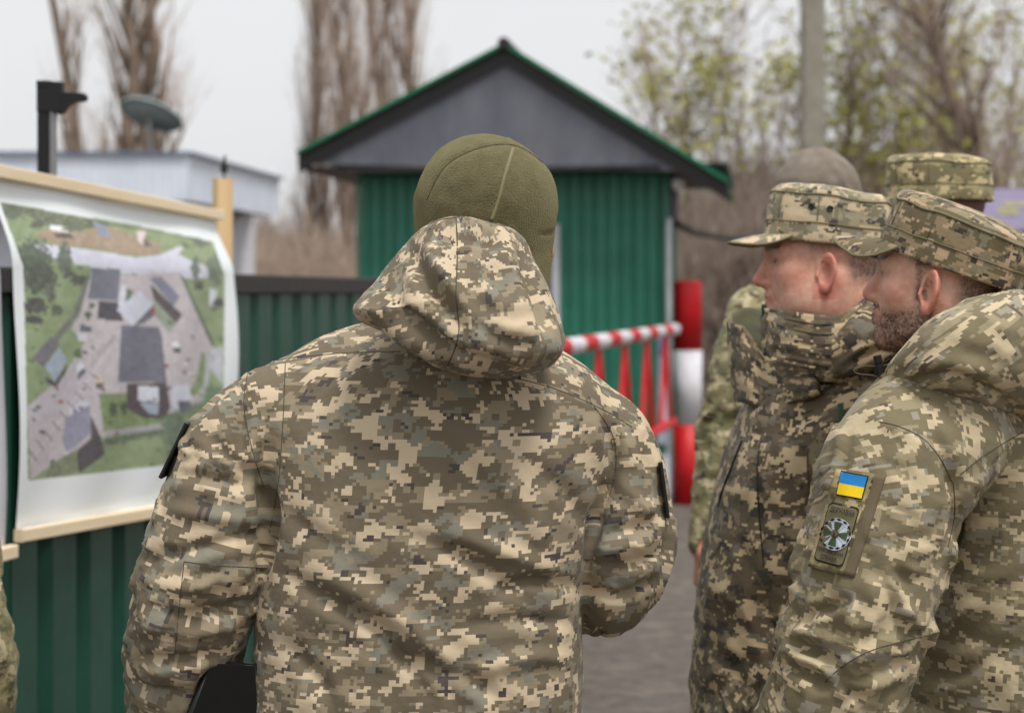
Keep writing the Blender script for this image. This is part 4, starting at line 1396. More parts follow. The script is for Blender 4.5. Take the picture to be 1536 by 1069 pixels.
class Planar(Limb):
    """cloth map laid flat against the visible side, turned by ang"""
    ang = .6
    def uv(s, P):
        c, w = math.cos(s.ang), math.sin(s.ang); x, z = P[:, 0] * .95 + .3 * P[:, 1], P[:, 2] + .35 * P[:, 1]
        return x * c + z * w + s.uo, -x * w + z * c + s.uo
    def disp(s, P, u, v, seed):
        w = fbm(P[:, 0] * 9, P[:, 1] * 9, P[:, 2] * 9, seed, 3)
        return s.wr * (w + .8 * (1 - 1.6 * np.abs(fbm(P[:, 0] * 11 + w, P[:, 1] * 11, P[:, 2] * 11, seed + 3, 2))))


class Torus(Limb):
    """cloth rolled round the neck: u runs round the neck, v round the roll"""
    ang = .6
    def uv(s, P):
        if not hasattr(s, 'ph'):
            s.cc = s.pts[:, :2].mean(0); q = s.pts - np.append(s.cc, 0)
            a = np.unwrap(np.arctan2(q[:, 1], q[:, 0])); o = np.argsort(a)
            s.ph, s.Rr, s.zc, s.rc = a[o], np.hypot(q[:, 0], q[:, 1])[o], s.pts[o, 2], s.rs[o]
        d = P[:, :2] - s.cc
        a = np.arctan2(d[:, 1], d[:, 0]); mid = (s.ph[0] + s.ph[-1]) / 2
        a = mid + (a - mid + math.pi) % (2 * math.pi) - math.pi
        R = np.interp(a, s.ph, s.Rr); z = np.interp(a, s.ph, s.zc); r = np.interp(a, s.ph, s.rc)
        t = np.arctan2(P[:, 2] - z, np.hypot(d[:, 0], d[:, 1]) - R)
        u, v = a * .20, t * .075
        return u * math.cos(s.ang) + v * math.sin(s.ang) + s.uo, -u * math.sin(s.ang) + v * math.cos(s.ang) + s.uo
    disp = Planar.disp


def lay_on(cast, name, quad, P2, F2, lift, mat, parent, root):
    """flat print in patch coordinates 0..1 laid on the curved panel below it"""
    q = np.asarray(quad, float); V = []
    for a, b in P2:
        x = (q[0] * (1 - a) + q[1] * a) * (1 - b) + (q[3] * (1 - a) + q[2] * a) * b
        l, n = cast.hit(*x)
        if l is None: l, n = (V[-1] if V else np.zeros(3)), np.zeros(3)
        V.append(l + n * lift)
    return mesh_obj(name, V, F2, mat, parent, off=root)


def grid2(a0, b0, a1, b1, n=6):
    P = [(a0 + (a1 - a0) * i / n, b0 + (b1 - b0) * j / n) for j in range(n + 1) for i in range(n + 1)]
    F = [(j * (n + 1) + i, j * (n + 1) + i + 1, (j + 1) * (n + 1) + i + 1, (j + 1) * (n + 1) + i) for j in range(n) for i in range(n)]
    return P, F


def fan(P):
    """outline -> concentric rings so it can follow a curved panel"""
    P = np.asarray(P, float); c = P.mean(0); n = len(P); V = [tuple(c)]; F = []
    for t in (.35, .7, 1.0): V += [tuple(c + (p - c) * t) for p in P]
    F += [(0, 1 + i, 1 + (i + 1) % n) for i in range(n)]
    for k in (0, 1): F += [(1 + k * n + i, 1 + (k + 1) * n + i, 1 + (k + 1) * n + (i + 1) % n, 1 + k * n + (i + 1) % n) for i in range(n)]
    return V, F


# ---- head
def frame(yaw, pitch=0, roll=0):
    """columns forward, left, up; yaw 0 faces +X, pitch up, roll to the left shoulder"""
    f = np.array([math.cos(yaw), math.sin(yaw), 0]); l = np.array([-f[1], f[0], 0]); u = np.array([0, 0, 1.])
    f, u = f * math.cos(pitch) + u * math.sin(pitch), u * math.cos(pitch) - f * math.sin(pitch)
    l, u = l * math.cos(roll) - u * math.sin(roll), u * math.cos(roll) + l * math.sin(roll)
    return np.stack([f, l, u], 1)


def head_sdf(P, chub=0.0, ears=True):
    Q = P.copy(); Q[:, 1] = np.abs(Q[:, 1])
    d = ell(Q, (-.006, 0, .034), (.094, .076, .088))
    d = smin(d, ell(Q, (.036, 0, -.030), (.056, .060 + chub * .006, .088)), .03)
    d = smin(d, chain(Q, [(-.012, .052, -.040), (.022, .047, -.086), (.072, .012, -.104)], [.022, .020, .017], .02), .028)
    d = smin(d, ell(Q, (.077, 0, -.104), (.019, .022, .016)), .014)
    d = smin(d, ell(Q, (.068, 0, -.064), (.029, .030, .029)), .02)
    d = smin(d, ell(Q, (.050, .042, -.030), (.028, .024, .026)), .022)
    if chub:
        d = smin(d, ell(Q, (.024, .045, -.078), (.048, .032, .036)), .03)
        d = smin(d, ell(Q, (.030, 0, -.118), (.058, .050, .030)), .035)
    d = smin(d, rcone(Q, (-.020, 0, -.05), (-.045, 0, -.24), .060 + chub * .006, .068 + chub * .006), .035)
    d = smin(d, rcone(Q, (.088, .006, .017), (.070, .046, .014), .010, .008), .014)
    d = smax(d, -ell(Q, (.098, .034, -.003), (.015, .021, .012)), .014)
    e = ell(Q, (.0725, .033, -.002), (.0150, .0165, .0140))
    e = smax(e, -ell(Q, (.088, .035, -.003), (.014, .0150, .0040)), .002)
    d = smax(d, -rcone(Q, (.094, .018, -.044), (.083, .034, -.074), .0012, .0008), .006)
    d = smin(d, e, .006)
    nose = rcone(Q, (.088, 0, .008), (.107, 0, -.034), .0075, .0105)
    nose = smin(nose, ell(Q, (.1065, 0, -.037), (.0125, .0115, .0105)), .008)
    nose = smin(nose, ell(Q, (.0970, .0120, -.042), (.0115, .0075, .0082)), .006)
    d = smin(d, nose, .009)
    d = smax(d, -ell(Q, (.1035, .0065, -.0505), (.005, .0033, .0040)), .003)
    d = smin(d, chain(Q, [(.0935, 0, -.0625), (.080, .023, -.0685)], [.0055, .003], .003), .006)
    d = smin(d, chain(Q, [(.0930, 0, -.0765), (.080, .021, -.0705)], [.0060, .003], .003), .006)
    d = smax(d, -rcone(Q, (.102, 0, -.0692), (.082, .023, -.0695), .0016, .0010), .002)
    if ears:
        c = np.array([.004, .0755, -.026])
        a = math.radians(28); b = math.radians(14)
        ax = np.array([-math.cos(a), math.sin(a), 0])                  # backwards, flaring out
        up = np.array([-math.sin(b) * .9, 0, math.cos(b)])
        up -= ax * (up @ ax); up /= np.linalg.norm(up)
        nn = np.cross(up, ax); nn = nn if nn[1] > 0 else -nn
        L = Q - c; x, y, n = L @ ax - .006, L @ up, L @ nn
        wid = .0185 - .0055 * np.clip(-y / .032, 0, 1) + .0015 * np.clip(y / .032, 0, 1)
        rr = np.sqrt((x / wid) ** 2 + (y / .0315) ** 2) + 1e-9
        lift = .006 + .3 * np.maximum(x, -.008)
        rim = np.sqrt(((rr - .90) * .020) ** 2 + (n - lift) ** 2) - .0040
        disc = np.maximum(np.abs(n - lift + .0058) - .0026, (rr - .95) * .019)
        r2 = np.sqrt(((x - .001) / (wid * .56)) ** 2 + ((y - .001) / .018) ** 2)
        anti = np.sqrt(((r2 - 1) * .011) ** 2 + (n - lift + .0005) ** 2) - .0030
        anti = np.maximum(anti, -(x + .004))
        lobe = np.sqrt(((x + .003) / 1.0) ** 2 + (y + .0275) ** 2 + (n - .005) ** 2 * 2.2) - .0088
        trag = np.sqrt((x + .013) ** 2 + (y + .006) ** 2 + (n - .006) ** 2) - .0055
        back = np.sqrt((x * .8 + .004) ** 2 + (y * .55) ** 2 + (n * .9 + .010) ** 2) - .0125
        er = smin(smin(smin(rim, disc, .003), anti, .004), smin(lobe, trag, .004), .006)
        er = smin(er, back, .006)
        con = np.sqrt(((x + .005) / .8) ** 2 + ((y + .005) / 1.25) ** 2 + ((n - .007) / 1.0) ** 2) - .0115
        er = smax(er, -con, .003)
        d = smin(d, er, .005)
    return d


def srgb(a): 
    a = np.asarray(a, float) / 255.
    return np.where(a <= .04045, a / 12.92, ((a + .055) / 1.055) ** 2.4)


def head_colour(P, beard=0.0, hair=(74, 62, 54), tone=(212, 164, 142)):
    n = fbm(P[:, 0] * 40, P[:, 1] * 40, P[:, 2] * 40, 4, 3)
    f = fbm(P[:, 0] * 420, P[:, 1] * 420, P[:, 2] * 420, 6, 2)
    c = np.tile(srgb(tone), (len(P), 1)) * (1 + .07 * n[:, None] * [.8, 1.1, 1.2])
    ay = np.abs(P[:, 1])
    red = np.clip(1.4 - np.linalg.norm((P * [1, 1, 1] - [0.112, 0, -.036]) / .024, axis=1), 0, 1) * .5
    cheek = np.exp(-(((P[:, 0] - .06) / .03) ** 2 + ((P[:, 2] + .03) / .028) ** 2)) * (ay > .02) * .34
    ear = np.clip((ay - .074) / .008, 0, 1) * (P[:, 0] < .026) * (P[:, 0] > -.045) * (np.abs(P[:, 2] + .026) < .045) * .60
    neck = np.clip((-P[:, 2] - .07) / .05, 0, 1) * (P[:, 0] < .03) * .35
    lips = np.exp(-(((P[:, 0] - .093) / .011) ** 2 + ((P[:, 2] + .0695) / .0085) ** 2)) * .7
    m = np.clip(red + cheek + ear + neck + lips + .10 * n, 0, .85)[:, None]
    c = c * (1 - m) + srgb((196, 104, 90)) * m
    stub = np.clip((-.035 - P[:, 2]) / .03, 0, 1) * np.clip((P[:, 0] - .0) / .03, 0, 1) * np.clip((P[:, 2] + .14) / .03, 0, 1) * ((.0 if beard else .16) + .05 * f)
    c = c * (1 - stub[:, None]) + srgb((120, 100, 94)) * stub[:, None]
    n2 = fbm(P[:, 0] * 130, P[:, 1] * 130, P[:, 2] * 130, 14, 3)
    c = c * (1 + .12 * n2[:, None] * [.6, 1.2, 1.2])
    # cropped hair
    hl = np.clip((P[:, 2] - (.010 - .9 * np.clip(P[:, 0] - .03, -.2, 0) * -.0) ) / .02, 0, 1) * (P[:, 0] < .052)
    back = np.clip((-.028 - P[:, 0]) / .018, 0, 1) * np.clip((P[:, 2] + .062) / .035, 0, 1)
    temple = np.clip((.045 - P[:, 0]) / .02, 0, 1) * np.clip((P[:, 2] - .004) / .014, 0, 1)
    isear = (ay > .0765) & (P[:, 0] < .026) & (P[:, 0] > -.042) & (np.abs(P[:, 2] + .026) < .042)
    h = np.clip(np.maximum(np.maximum(hl * temple, back), temple * .8), 0, 1) * np.where(isear, 0, 1)
    h = np.clip(h * (.62 + .30 * f), 0, .85)[:, None]
    c = c * (1 - h) + srgb(hair) * h
    brow = np.exp(-(((P[:, 2] - .018 - .1 * (ay - .02)) / .0045) ** 2)) * (ay > .010) * (ay < .052) * (P[:, 0] > .06) * .85
    c = c * (1 - brow[:, None]) + srgb(hair) * brow[:, None]
    lid_shade = np.exp(-(((P[:, 2] + .003) / .0055) ** 2 + ((ay - .034) / .017) ** 2)) * (P[:, 0] > .066) * .62  # lashes, plus lid crease and socket shade painted into the skin colour
    c = c * (1 - lid_shade[:, None]) + srgb((84, 50, 44)) * lid_shade[:, None]
    if beard:
        line = -.052 + .42 * np.clip(.048 - P[:, 0], 0, .06)            # rises towards the ear
        b = np.clip((line - P[:, 2]) / .016, 0, 1) * np.clip((P[:, 0] + .012) / .012, 0, 1) * np.clip((P[:, 2] + .150) / .02, 0, 1)
        side = np.clip((.030 - P[:, 0]) / .008, 0, 1) * np.clip((P[:, 0] - .002) / .006, 0, 1) * np.clip((P[:, 2] + .05) / .01, 0, 1) * np.clip((.03 - P[:, 2]) / .01, 0, 1) * .8
        mous = np.exp(-(((P[:, 2] + .056) / .006) ** 2)) * (P[:, 0] > .08) * (ay < .03)
        b = np.clip(np.maximum(np.maximum(b, side), mous) * (1 - lips) * (beard + .35 * f + .25 * n), 0, .88) * np.where(isear, 0, 1)
        c = c * (1 - b[:, None]) + srgb((70, 52, 43)) * b[:, None]
    return np.clip(c, 0, 1)


def hand_sdf(P, w, d, n, t, curl):
    """w wrist, d pointing direction, n back-of-hand normal, t thumb side"""
    d, n, t = (np.asarray(q, float) / np.linalg.norm(q) for q in (d, n, t))
    w = np.asarray(w, float)
    pc = w + d * .050
    f = rbox(P, pc, (.044, .040, .014), .012, (d, t, n))
    f = smin(f, rcone(P, w - d * .06, w + d * .01, .030, .027, n, .8), .02)
    for i, L in enumerate((.072, .080, .074, .058)):
        b = w + d * .088 + t * (.029 - .0195 * i)
        dd = d.copy(); p = b; a = curl * (1 + .12 * i)
        for s, (fr, r0_, r1_) in enumerate(((.45, .0092, .0088), (.32, .0088, .0080), (.23, .0080, .0068))):
            dd = dd * math.cos(a) - n * math.sin(a) if s == 0 else dd
            cr = np.cross(dd, t); cr /= np.linalg.norm(cr); cr = cr if cr @ n < 0 or s else cr
            q = p + dd * L * fr
            e = rcone(P, p, q, r0_, r1_)
            f = smin(f, e, .004)
            p = q
            axis = t
            ca, sa = math.cos(a), math.sin(a)
            k1 = np.cross(axis, dd)
            k1 = k1 if k1 @ (-n if s == 0 else k1) >= 0 else -k1
            dd = dd * ca + k1 * sa
    b = w + d * .022 + t * .034
    td = d * .62 + t * .70 - n * .35; td /= np.linalg.norm(td)
    m = b + td * .036; td2 = d * .9 + t * .15 - n * .45; td2 /= np.linalg.norm(td2); m2 = m + td2 * .030; m3 = m2 + td2 * .022
    f = smin(f, chain(P, [b, m, m2, m3], [.014, .0115, .010, .008], .004), .008)
    return f


def body_mesh(root_o, root, hc, R, chub, beard, hair, tone, trunk, arms, legs, hands, hh=.003, fuzz=0, fuzz_mat=None, capped=False):
    """head, trunk and hands as one body object"""
    Vs, Fs, Cs, b = [], [], [], 0
    V, F = surfnet(lambda P: smax(head_sdf(P, chub), -(P[:, 2] + .20), .01), (-.125, -.112, -.215), (.135, .112, .135), hh)
    if capped: V[:, 2] = np.where(V[:, 2] > .035, .035 + (V[:, 2] - .035) * .38, V[:, 2])
    Cs.append(head_colour(V, beard, hair, tone)); Vs.append(V @ R.T + hc); Fs.append(F + b); b += len(V)
    Nh = vnormals(V, F)
    dk = Cs[0].mean(1) < srgb(tone).mean() * .50
    dk &= (V[:, 0] < .06) | (V[:, 2] < -.045)
    idx = np.flatnonzero(dk & (np.abs(V[:, 1]) < .0785) & (V[:, 2] > -.15))
    hairs = None
    if fuzz and len(idx):
        pick = rng.choice(idx, fuzz)
        S_ = V[pick] + rng.normal(0, .0012, (fuzz, 3)) - Nh[pick] * .0008
        face_ = V[pick, 2] < -.02
        dr = Nh[pick] * np.where(face_, .75, .8)[:, None] + np.stack([np.where(face_, .1, -.3), 0 * face_, np.where(face_, -.75, -.45)], 1) + rng.normal(0, .35, (fuzz, 3))
        dr /= np.linalg.norm(dr, axis=1)[:, None]
        E_ = S_ + dr * rng.uniform(.0025, .0055, (fuzz, 1))
        hairs = (S_ @ R.T + hc, E_ @ R.T + hc)
    tc = srgb(tone)
    def tf(P):
        d = None
        for pts, rs in [trunk] + arms + legs:
            e = chain(P, pts, rs, .03)
            d = e if d is None else smin(d, e, .04)
        return d
    allp = np.concatenate([np.asarray(q[0]) for q in [trunk] + arms + legs])
    V, F = surfnet(tf, allp.min(0) - .2, allp.max(0) + .2, .018)
    Vs.append(V); Fs.append(F + b); b += len(V); Cs.append(np.tile(tc, (len(V), 1)))
    for w, d, n, t, curl in hands:
        w = np.asarray(w)
        V, F = surfnet(lambda P: hand_sdf(P, w, d, n, t, curl), w - .15, w + .2, .004)
        Vs.append(V); Fs.append(F + b); b += len(V)
        c = tc * (1 + .06 * fbm(V[:, 0] * 60, V[:, 1] * 60, V[:, 2] * 60, 3)[:, None]) * np.array([1., .88, .86])
        Cs.append(c)
    o = mesh_obj('body', np.concatenate(Vs), np.concatenate(Fs), M['skin'], root_o, col=np.concatenate(Cs), smooth=True, off=root)
    if hairs is not None:
        tw = twigs_mesh('cropped_hair', hairs[0], hairs[1], np.full(fuzz, .00038), fuzz_mat, o, off=root)
        tw['kind'] = 'stuff'
    for s in (-1, 1):
        c = np.array([.0735, .033 * s, -.003]) @ R.T + hc
        Ve, Fe, k = [], [], 12
        for i in range(k + 1):
            for j in range(16):
                a, e = math.pi * i / k, 2 * math.pi * j / 16
                Ve.append(c + .0128 * (R @ np.array([math.cos(a), math.sin(a) * math.cos(e), math.sin(a) * math.sin(e)])))
        Fe = [(i * 16 + j, i * 16 + (j + 1) % 16, (i + 1) * 16 + (j + 1) % 16, (i + 1) * 16 + j) for i in range(k) for j in range(16)]
        eo = mesh_obj('eye', Ve, Fe, M['eye'], o, smooth=True, off=root)
        eo.data.materials.append(M['iris'])
        for p in eo.data.polygons:
            if p.index < 32: p.material_index = 1
    return o


def make_cap(R, hc, mat, parent, root, pitch=0.0, z0=.026, H=.092, a=.108, b=.088, flare=1.03, seed=1, vis=.066, droop=.22, curl=.013):
    """field cap: banded crown with flat top and curved visor, in the head's frame"""
    Rc = R @ frame(0, pitch, 0)
    cap = empty('field_cap', (0, 0, 0)); cap.parent = parent
    n = 144
    prof = [(-.004 * 0 + .004, .965), (0, .985), (0, 1.0), (.004, 1.008), (.016, 1.006), (.030, 1.003), (.0325, .997), (.035, 1.003),
            (.05, 1.0 + .3 * (flare - 1)), (.065, 1 + .55 * (flare - 1)), (.076, 1 + .8 * (flare - 1)), (H - .010, flare), (H - .006, flare - .006), (H - .003, flare - .020),
            (H, flare - .055), (H + .004, .84), (H + .008, .65), (H + .0105, .4), (H + .0115, .15)]
    V, uvr, uvt = [], [], []
    vl = 0; last = None
    for z, s in prof:
        for j in range(n):
            t = 2 * math.pi * j / n
            ct, st_ = math.cos(t), math.sin(t)
            pw = 2.35
            rr = (abs(ct) ** pw + abs(st_) ** pw) ** (-1 / pw)
            x, y = a * s * ct * rr * .985, b * s * st_ * rr * .985
            V.append((x - .006, y, z0 + z + .006 * (x / a) * (z / H) ))
        cur = np.array([a * s, z])
        if last is not None: vl += np.linalg.norm(cur - last)
        last = cur; uvr.append(vl)
    V = np.array(V)
    lump = fbm(V[:, 0] * 14, V[:, 1] * 14, V[:, 2] * 14, seed, 3)
    hgt = np.clip((V[:, 2] - z0) / H, 0, 1)
    V[:, :2] *= (1 + (.022 * lump * (.2 + hgt)))[:, None]
    V[:, 2] += .003 * fbm(V[:, 0] * 20, V[:, 1] * 20, V[:, 2] * 0, seed + 4, 2) * hgt
    m = len(prof); F = []; UV = []
    circ = 2 * math.pi * (a + b) / 2
    for i in range(m - 1):
        for j in range(n):
            j2 = (j + 1) % n
            F.append((i * n + j, i * n + j2, (i + 1) * n + j2, (i + 1) * n + j))
            if i < 13:
                UV += [(j / n * circ, uvr[i]), ((j + 1) / n * circ, uvr[i]), ((j + 1) / n * circ, uvr[i + 1]), (j / n * circ, uvr[i + 1])]
            else:
                UV += [(V[q][0] + 2.0, V[q][1]) for q in F[-1]]
    Wd = lambda A: np.asarray(A) @ Rc.T + hc
    VC = np.vstack([V, V[(m - 1) * n:].mean(0)[None] + [0, 0, .0002]])
    F4 = np.array(F)
    crown = mesh_obj('crown', Wd(V), F4, mat, cap, uv=np.array(UV), smooth=True, off=root)
    mb = MB(); mb.add(Wd(V[(m - 1) * n:]), [tuple(range(n))]); mb.build('top_button', mat, cap, off=root)
    for zi, nm, r_ in ((11, 'crown_piping', .0017), (6, 'band_stitching', .0011)):
        ring = V[zi * n:(zi + 1) * n]; ring = np.vstack([ring, ring[:2]])
        cen = ring.mean(0); out = (ring - cen) / np.linalg.norm((ring - cen)[:, :2], axis=1)[:, None] * [1, 1, 0]
        mb = MB(); mb.tube(Wd(ring + out * r_ * (.4 if zi == 11 else 1.2)), r_, 6, cap=False); mb.build(nm, M['cap_seam'], cap, smooth=True, off=root)
    for jf in (.215, .5, .785, .105, .895):
        j = int(jf * n)
        ln = np.array([V[i * n + j] for i in range(7, 12)])
        out = ln * [1, 1, 0]; out /= np.linalg.norm(out, axis=1)[:, None]
        mb = MB(); mb.tube(Wd(ln + out * .0006), .0009, 5); mb.build('panel_seam', M['cap_seam'], cap, smooth=True, off=root)
    # visor
    nu, nv = 40, 12
    def vp(f, t):
        an = f * math.radians(54)
        ct, st_ = math.cos(an), math.sin(an); rr = (abs(ct) ** 2.35 + abs(st_) ** 2.35) ** (-1 / 2.35)
        bx_, by_ = a * .995 * ct * rr, b * .995 * st_ * rr
        ext = vis * (max(0, 1 - abs(f) ** 2.6)) ** .55
        x = bx_ - .006 + ext * t
        y = by_ * (1 + .02 * t)
        z = z0 + .008 - droop * ext * t - .6 * ext * t * ext * t / vis * .0 - curl * (abs(f) ** 2) * t * min(1, 1.6 * ext / vis) - .006 * t * t * ext / vis
        return (x, y, z)
    T_, B_ = [], []
    for i in range(nu + 1):
        f = -1 + 2 * i / nu
        for j in range(nv + 1):
            t = j / nv; p = np.array(vp(f, t)); th_ = .0034 * math.sqrt(max(0, 1 - (t ** 6)))
            T_.append(p + [0, 0, th_ * .5]); B_.append(p - [0, 0, th_ * .5 + .0004])
    Vv = np.array(T_ + B_); nn = len(T_)
    I = np.arange(nn).reshape(nu + 1, nv + 1)
    Fv = [(I[i, j], I[i, j + 1], I[i + 1, j + 1], I[i + 1, j]) for i in range(nu) for j in range(nv)]
    Fv += [(I[i, j] + nn, I[i + 1, j] + nn, I[i + 1, j + 1] + nn, I[i, j + 1] + nn) for i in range(nu) for j in range(nv)]
    Fv += [(I[i, nv], I[i, nv] + nn, I[i + 1, nv] + nn, I[i + 1, nv]) for i in range(nu)]
    Fv = np.array(Fv)
    uvv = np.array([(Vv[q][0] + 5.1, Vv[q][1] + 1.3) for f_ in Fv for q in f_])
    mesh_obj('visor', Wd(Vv), Fv, mat, cap, uv=uvv, smooth=True, off=root)
    mb = MB(); mb.tube(Wd(np.array([vp(-1 + 2 * i / nu, 1.0) for i in range(nu + 1)])), .0022, 6); mb.build('visor_edge', M['cap_seam'], cap, smooth=True, off=root)
    return cap, Wd(V), F4


def legs_piece(root, yaw, mat, parent, waist=.98, hw=.10, h=.016, seed=5):
    """trousers and boots under the jacket"""
    root = np.asarray(root, float)
    f = np.array([math.cos(yaw), math.sin(yaw), 0]); l = np.array([-f[1], f[0], 0])
    pcs = []
    hip = root + [0, 0, waist - .06]
    for s in (-1, 1):
        pts = [hip + l * s * hw * .9, hip + l * s * hw * 1.15 + [0, 0, -.42] + f * .02, root + l * s * hw * 1.35 + [0, 0, .10]]
        pcs.append(Limb(pts, [.115, .088, .074], uo=.4 + s, wr=.006))
    pcs.append(Ball(lambda P: ell(P, hip, (.19, .19, .15)), hip, .18, uo=2.0))
    o, V, F = garment('trousers', pcs, .04, root + [-.45, -.45, .02], root + [.45, .45, waist + .12], h, mat, parent, root, seed=seed)
    for s in (-1, 1):
        c = root + l * s * hw * 1.35
        def bf(P):
            d = rcone(P, c + [0, 0, .05] + f * .02, c + f * .15 + [0, 0, .038], .052, .044)
            d = smin(d, rcone(P, c + [0, 0, .05], c + [0, 0, .17], .055, .06), .03)
            return smax(d, .002 - P[:, 2], .008)
        V, F = surfnet(bf, c + [-.28, -.28, -.02], c + [.28, .28, .25], .008)
        bt = mesh_obj('boot', V, F, M['boot'], parent, smooth=True, off=root)
    return f, l


M['cap_seam'] = plain('cap_seam', lin(122, 112, 84), .8)

def U(px, Y): return px * Y / FPX                       # pixels to metres at a distance

# ------------------------------------------------------------------ man in the olive fleece hat, seen from behind
YA = 2.42
rootA = np.array([W(640, 440, YA)[0], YA + .04, 0.0])
A = empty('person', tuple(rootA), 'person seen from behind in olive fleece hat and hooded pixel camouflage parka', 'person', 'uniformed people at the checkpoint')
def rowA(py, cx, hw, b, dy=0.0):
    p = W(cx, py, YA); return (p[2], p[0], YA + .03 + dy, U(hw, YA), b)
torsoA = Torso([rowA(1330, 622, 262, .165), rowA(1200, 620, 256, .16), rowA(1069, 622, 250, .158), rowA(980, 625, 247, .158), rowA(880, 632, 242, .16), rowA(780, 645, 246, .165), rowA(690, 654, 256, .165, .01),
                rowA(630, 660, 272, .155, .02), rowA(585, 662, 262, .14, .03), rowA(545, 662, 215, .140, .03), rowA(515, 668, 150, .125, .04), rowA(485, 680, 100, .095, .05)], uo=.3, wr=.0045)
armAl = Limb([W(480, 600, YA + .05), W(426, 628, YA + .03), W(356, 690, YA + .02), W(328, 770, YA), W(304, 860, YA), W(282, 950, YA + .01), W(264, 1070, YA + .05), W(262, 1165, YA + .12)],
             [U(r, YA) for r in (56, 76, 84, 78, 81, 77, 66, 56)], m=15, uo=2.05, wr=.0062)
armAr = Limb([W(850, 632, YA + .06), W(896, 660, YA + .04), W(922, 715, YA + .04), W(934, 790, YA + .03), W(925, 868, YA + .04), W(880, 885, YA + .14), W(800, 850, YA + .28), W(735, 835, YA + .34)],
             [U(r, YA) for r in (50, 68, 66, 64, 64, 60, 54, 48)], m=15, uo=3.9, wr=.0062)
shA = Yoke(lambda P: np.where(P[:, 2] > np.interp(P[:, 0], [W(365, 0, YA)[0], W(600, 0, YA)[0], W(750, 0, YA)[0], W(960, 0, YA)[0]], [W(0, 548, YA)[2], W(0, 527, YA)[2], W(0, 560, YA)[2], W(0, 640, YA)[2]]), -9.0, 9.0), 5.2)
capL = Limb([W(440, 612, YA + .03), W(560, 555, YA + .05)], [U(66, YA), U(72, YA)], m=4, uo=7.7, wr=.002)
capR = Limb([W(890, 648, YA + .05), W(800, 592, YA + .06)], [U(62, YA), U(68, YA)], m=4, uo=8.3, wr=.002)
class FlatIn(Flat):
    def uv(s, P): return P[:, 0] * .5 - P[:, 1] * .85 + s.uo, P[:, 2] + s.uo
flA1, flA2, flA3 = Flat(lambda P: np.full(len(P), 9.0), 12.3), Flat(lambda P: np.full(len(P), 9.0), 14.1), FlatIn(lambda P: np.full(len(P), 9.0), 15.7)
piecesA = [torsoA, armAl, armAr, capL, capR, shA, flA1, flA2, flA3]
def classA(V):
    d = np.stack([p.sdf(V) for p in piecesA[:3]], 1) - np.array([.010, 0, 0]); c = np.argmin(d, 1)
    px, py = to_px(V)
    top = shA.sdf(V) < 0
    c[(c == 1) & (py < 690) & (V[:, 1] < YA + .06)] = 6
    c[(c == 1) & (px > 372) & (py > 640) & (V[:, 1] < YA + .08)] = 8
    c[(c == 2) & (V[:, 1] < YA + .09)] = 7
    c[top & (px > 370) & (px < 955)] = 5
    return c
strA = [  # folds seen in the photo: line, depth (m), half width (px)
    ([(400, 650), (398, 720), (404, 790), (388, 880)], -.014, 16), ([(372, 600), (360, 660), (385, 720)], -.007, 14),
    ([(912, 640), (916, 710), (896, 780), (880, 860)], -.014, 15), ([(884, 620), (908, 690), (900, 760)], .006, 16),
    ([(430, 860), (500, 905), (575, 950), (640, 1040)], -.009, 17), ([(470, 850), (560, 900), (640, 960), (720, 1060)], .007, 20),
    ([(600, 800), (700, 840), (800, 905)], -.006, 18), ([(660, 790), (760, 830), (850, 860)], .006, 18), ([(740, 890), (800, 870), (866, 880)], -.008, 13),
    ([(690, 940), (780, 930), (862, 935)], -.006, 16), ([(700, 1010), (790, 985), (860, 990)], .006, 16), ([(640, 640), (690, 690), (740, 760)], -.006, 26),
    ([(500, 610), (600, 640), (700, 630)], .003, 36), ([(560, 980), (660, 1000), (760, 1050)], -.006, 18), ([(420, 960), (470, 1010), (500, 1069)], -.006, 18),
    ([(800, 700), (850, 740), (880, 800)], -.006, 20), ([(740, 700), (800, 780), (830, 850)], .004, 24), ([(420, 760), (470, 800), (540, 840)], -.004, 20),
    ([(250, 720), (310, 715), (390, 735)], -.006, 12), ([(245, 760), (320, 775), (395, 780)], .005, 14), ([(300, 640), (350, 690), (392, 740)], -.006, 15),
    ([(228, 838), (300, 822), (392, 800)], -.007, 13), ([(225, 905), (300, 920), (380, 895)], -.010, 12), ([(218, 935), (290, 950), (365, 930)], .008, 13),
    ([(206, 985), (270, 985), (340, 975)], -.010, 13), ([(204, 1030), (270, 1040), (320, 1030)], -.006, 14), ([(230, 870), (300, 880), (385, 850)], .006, 14),
    ([(905, 800), (950, 790), (996, 770)], -.007, 11), ([(885, 850), (940, 845), (996, 830)], -.009, 11), ([(880, 885), (930, 890), (985, 870)], -.008, 10),
    ([(890, 825), (945, 818), (996, 800)], .007, 11), ([(940, 640), (975, 720), (985, 790)], -.004, 12), ([(930, 720), (960, 760), (995, 780)], .005, 12)]
strA = [(p, a * 1.45, w) for p, a, w in strA]
jacketA, VA, FA = garment('parka', piecesA, .010, (-.62, 2.05, .72), (.28, 2.95, 1.60), .0052, M['camo_a'], A, rootA, strA, 11, classA)
cA = Caster(VA, FA)
for nm, pts in (('yoke_seam', [(366, 548), (430, 538), (520, 529), (600, 527)]), ('yoke_seam', [(752, 562), (830, 582), (900, 612), (948, 640)]),
                ('armhole_seam', [(372, 556), (366, 610), (380, 680), (396, 730)]), ('armhole_seam', [(884, 600), (918, 650), (924, 700), (912, 750)]),
                ('back_seam', [(428, 545), (424, 640), (418, 720), (404, 800)]), ('elbow_seam', [(276, 842), (330, 848), (386, 851)]), ('elbow_seam', [(276, 842), (270, 900), (262, 980)])):
    cA.seam(nm, pts, .0006, M['dark_seam'], jacketA, rootA, lift=.2)

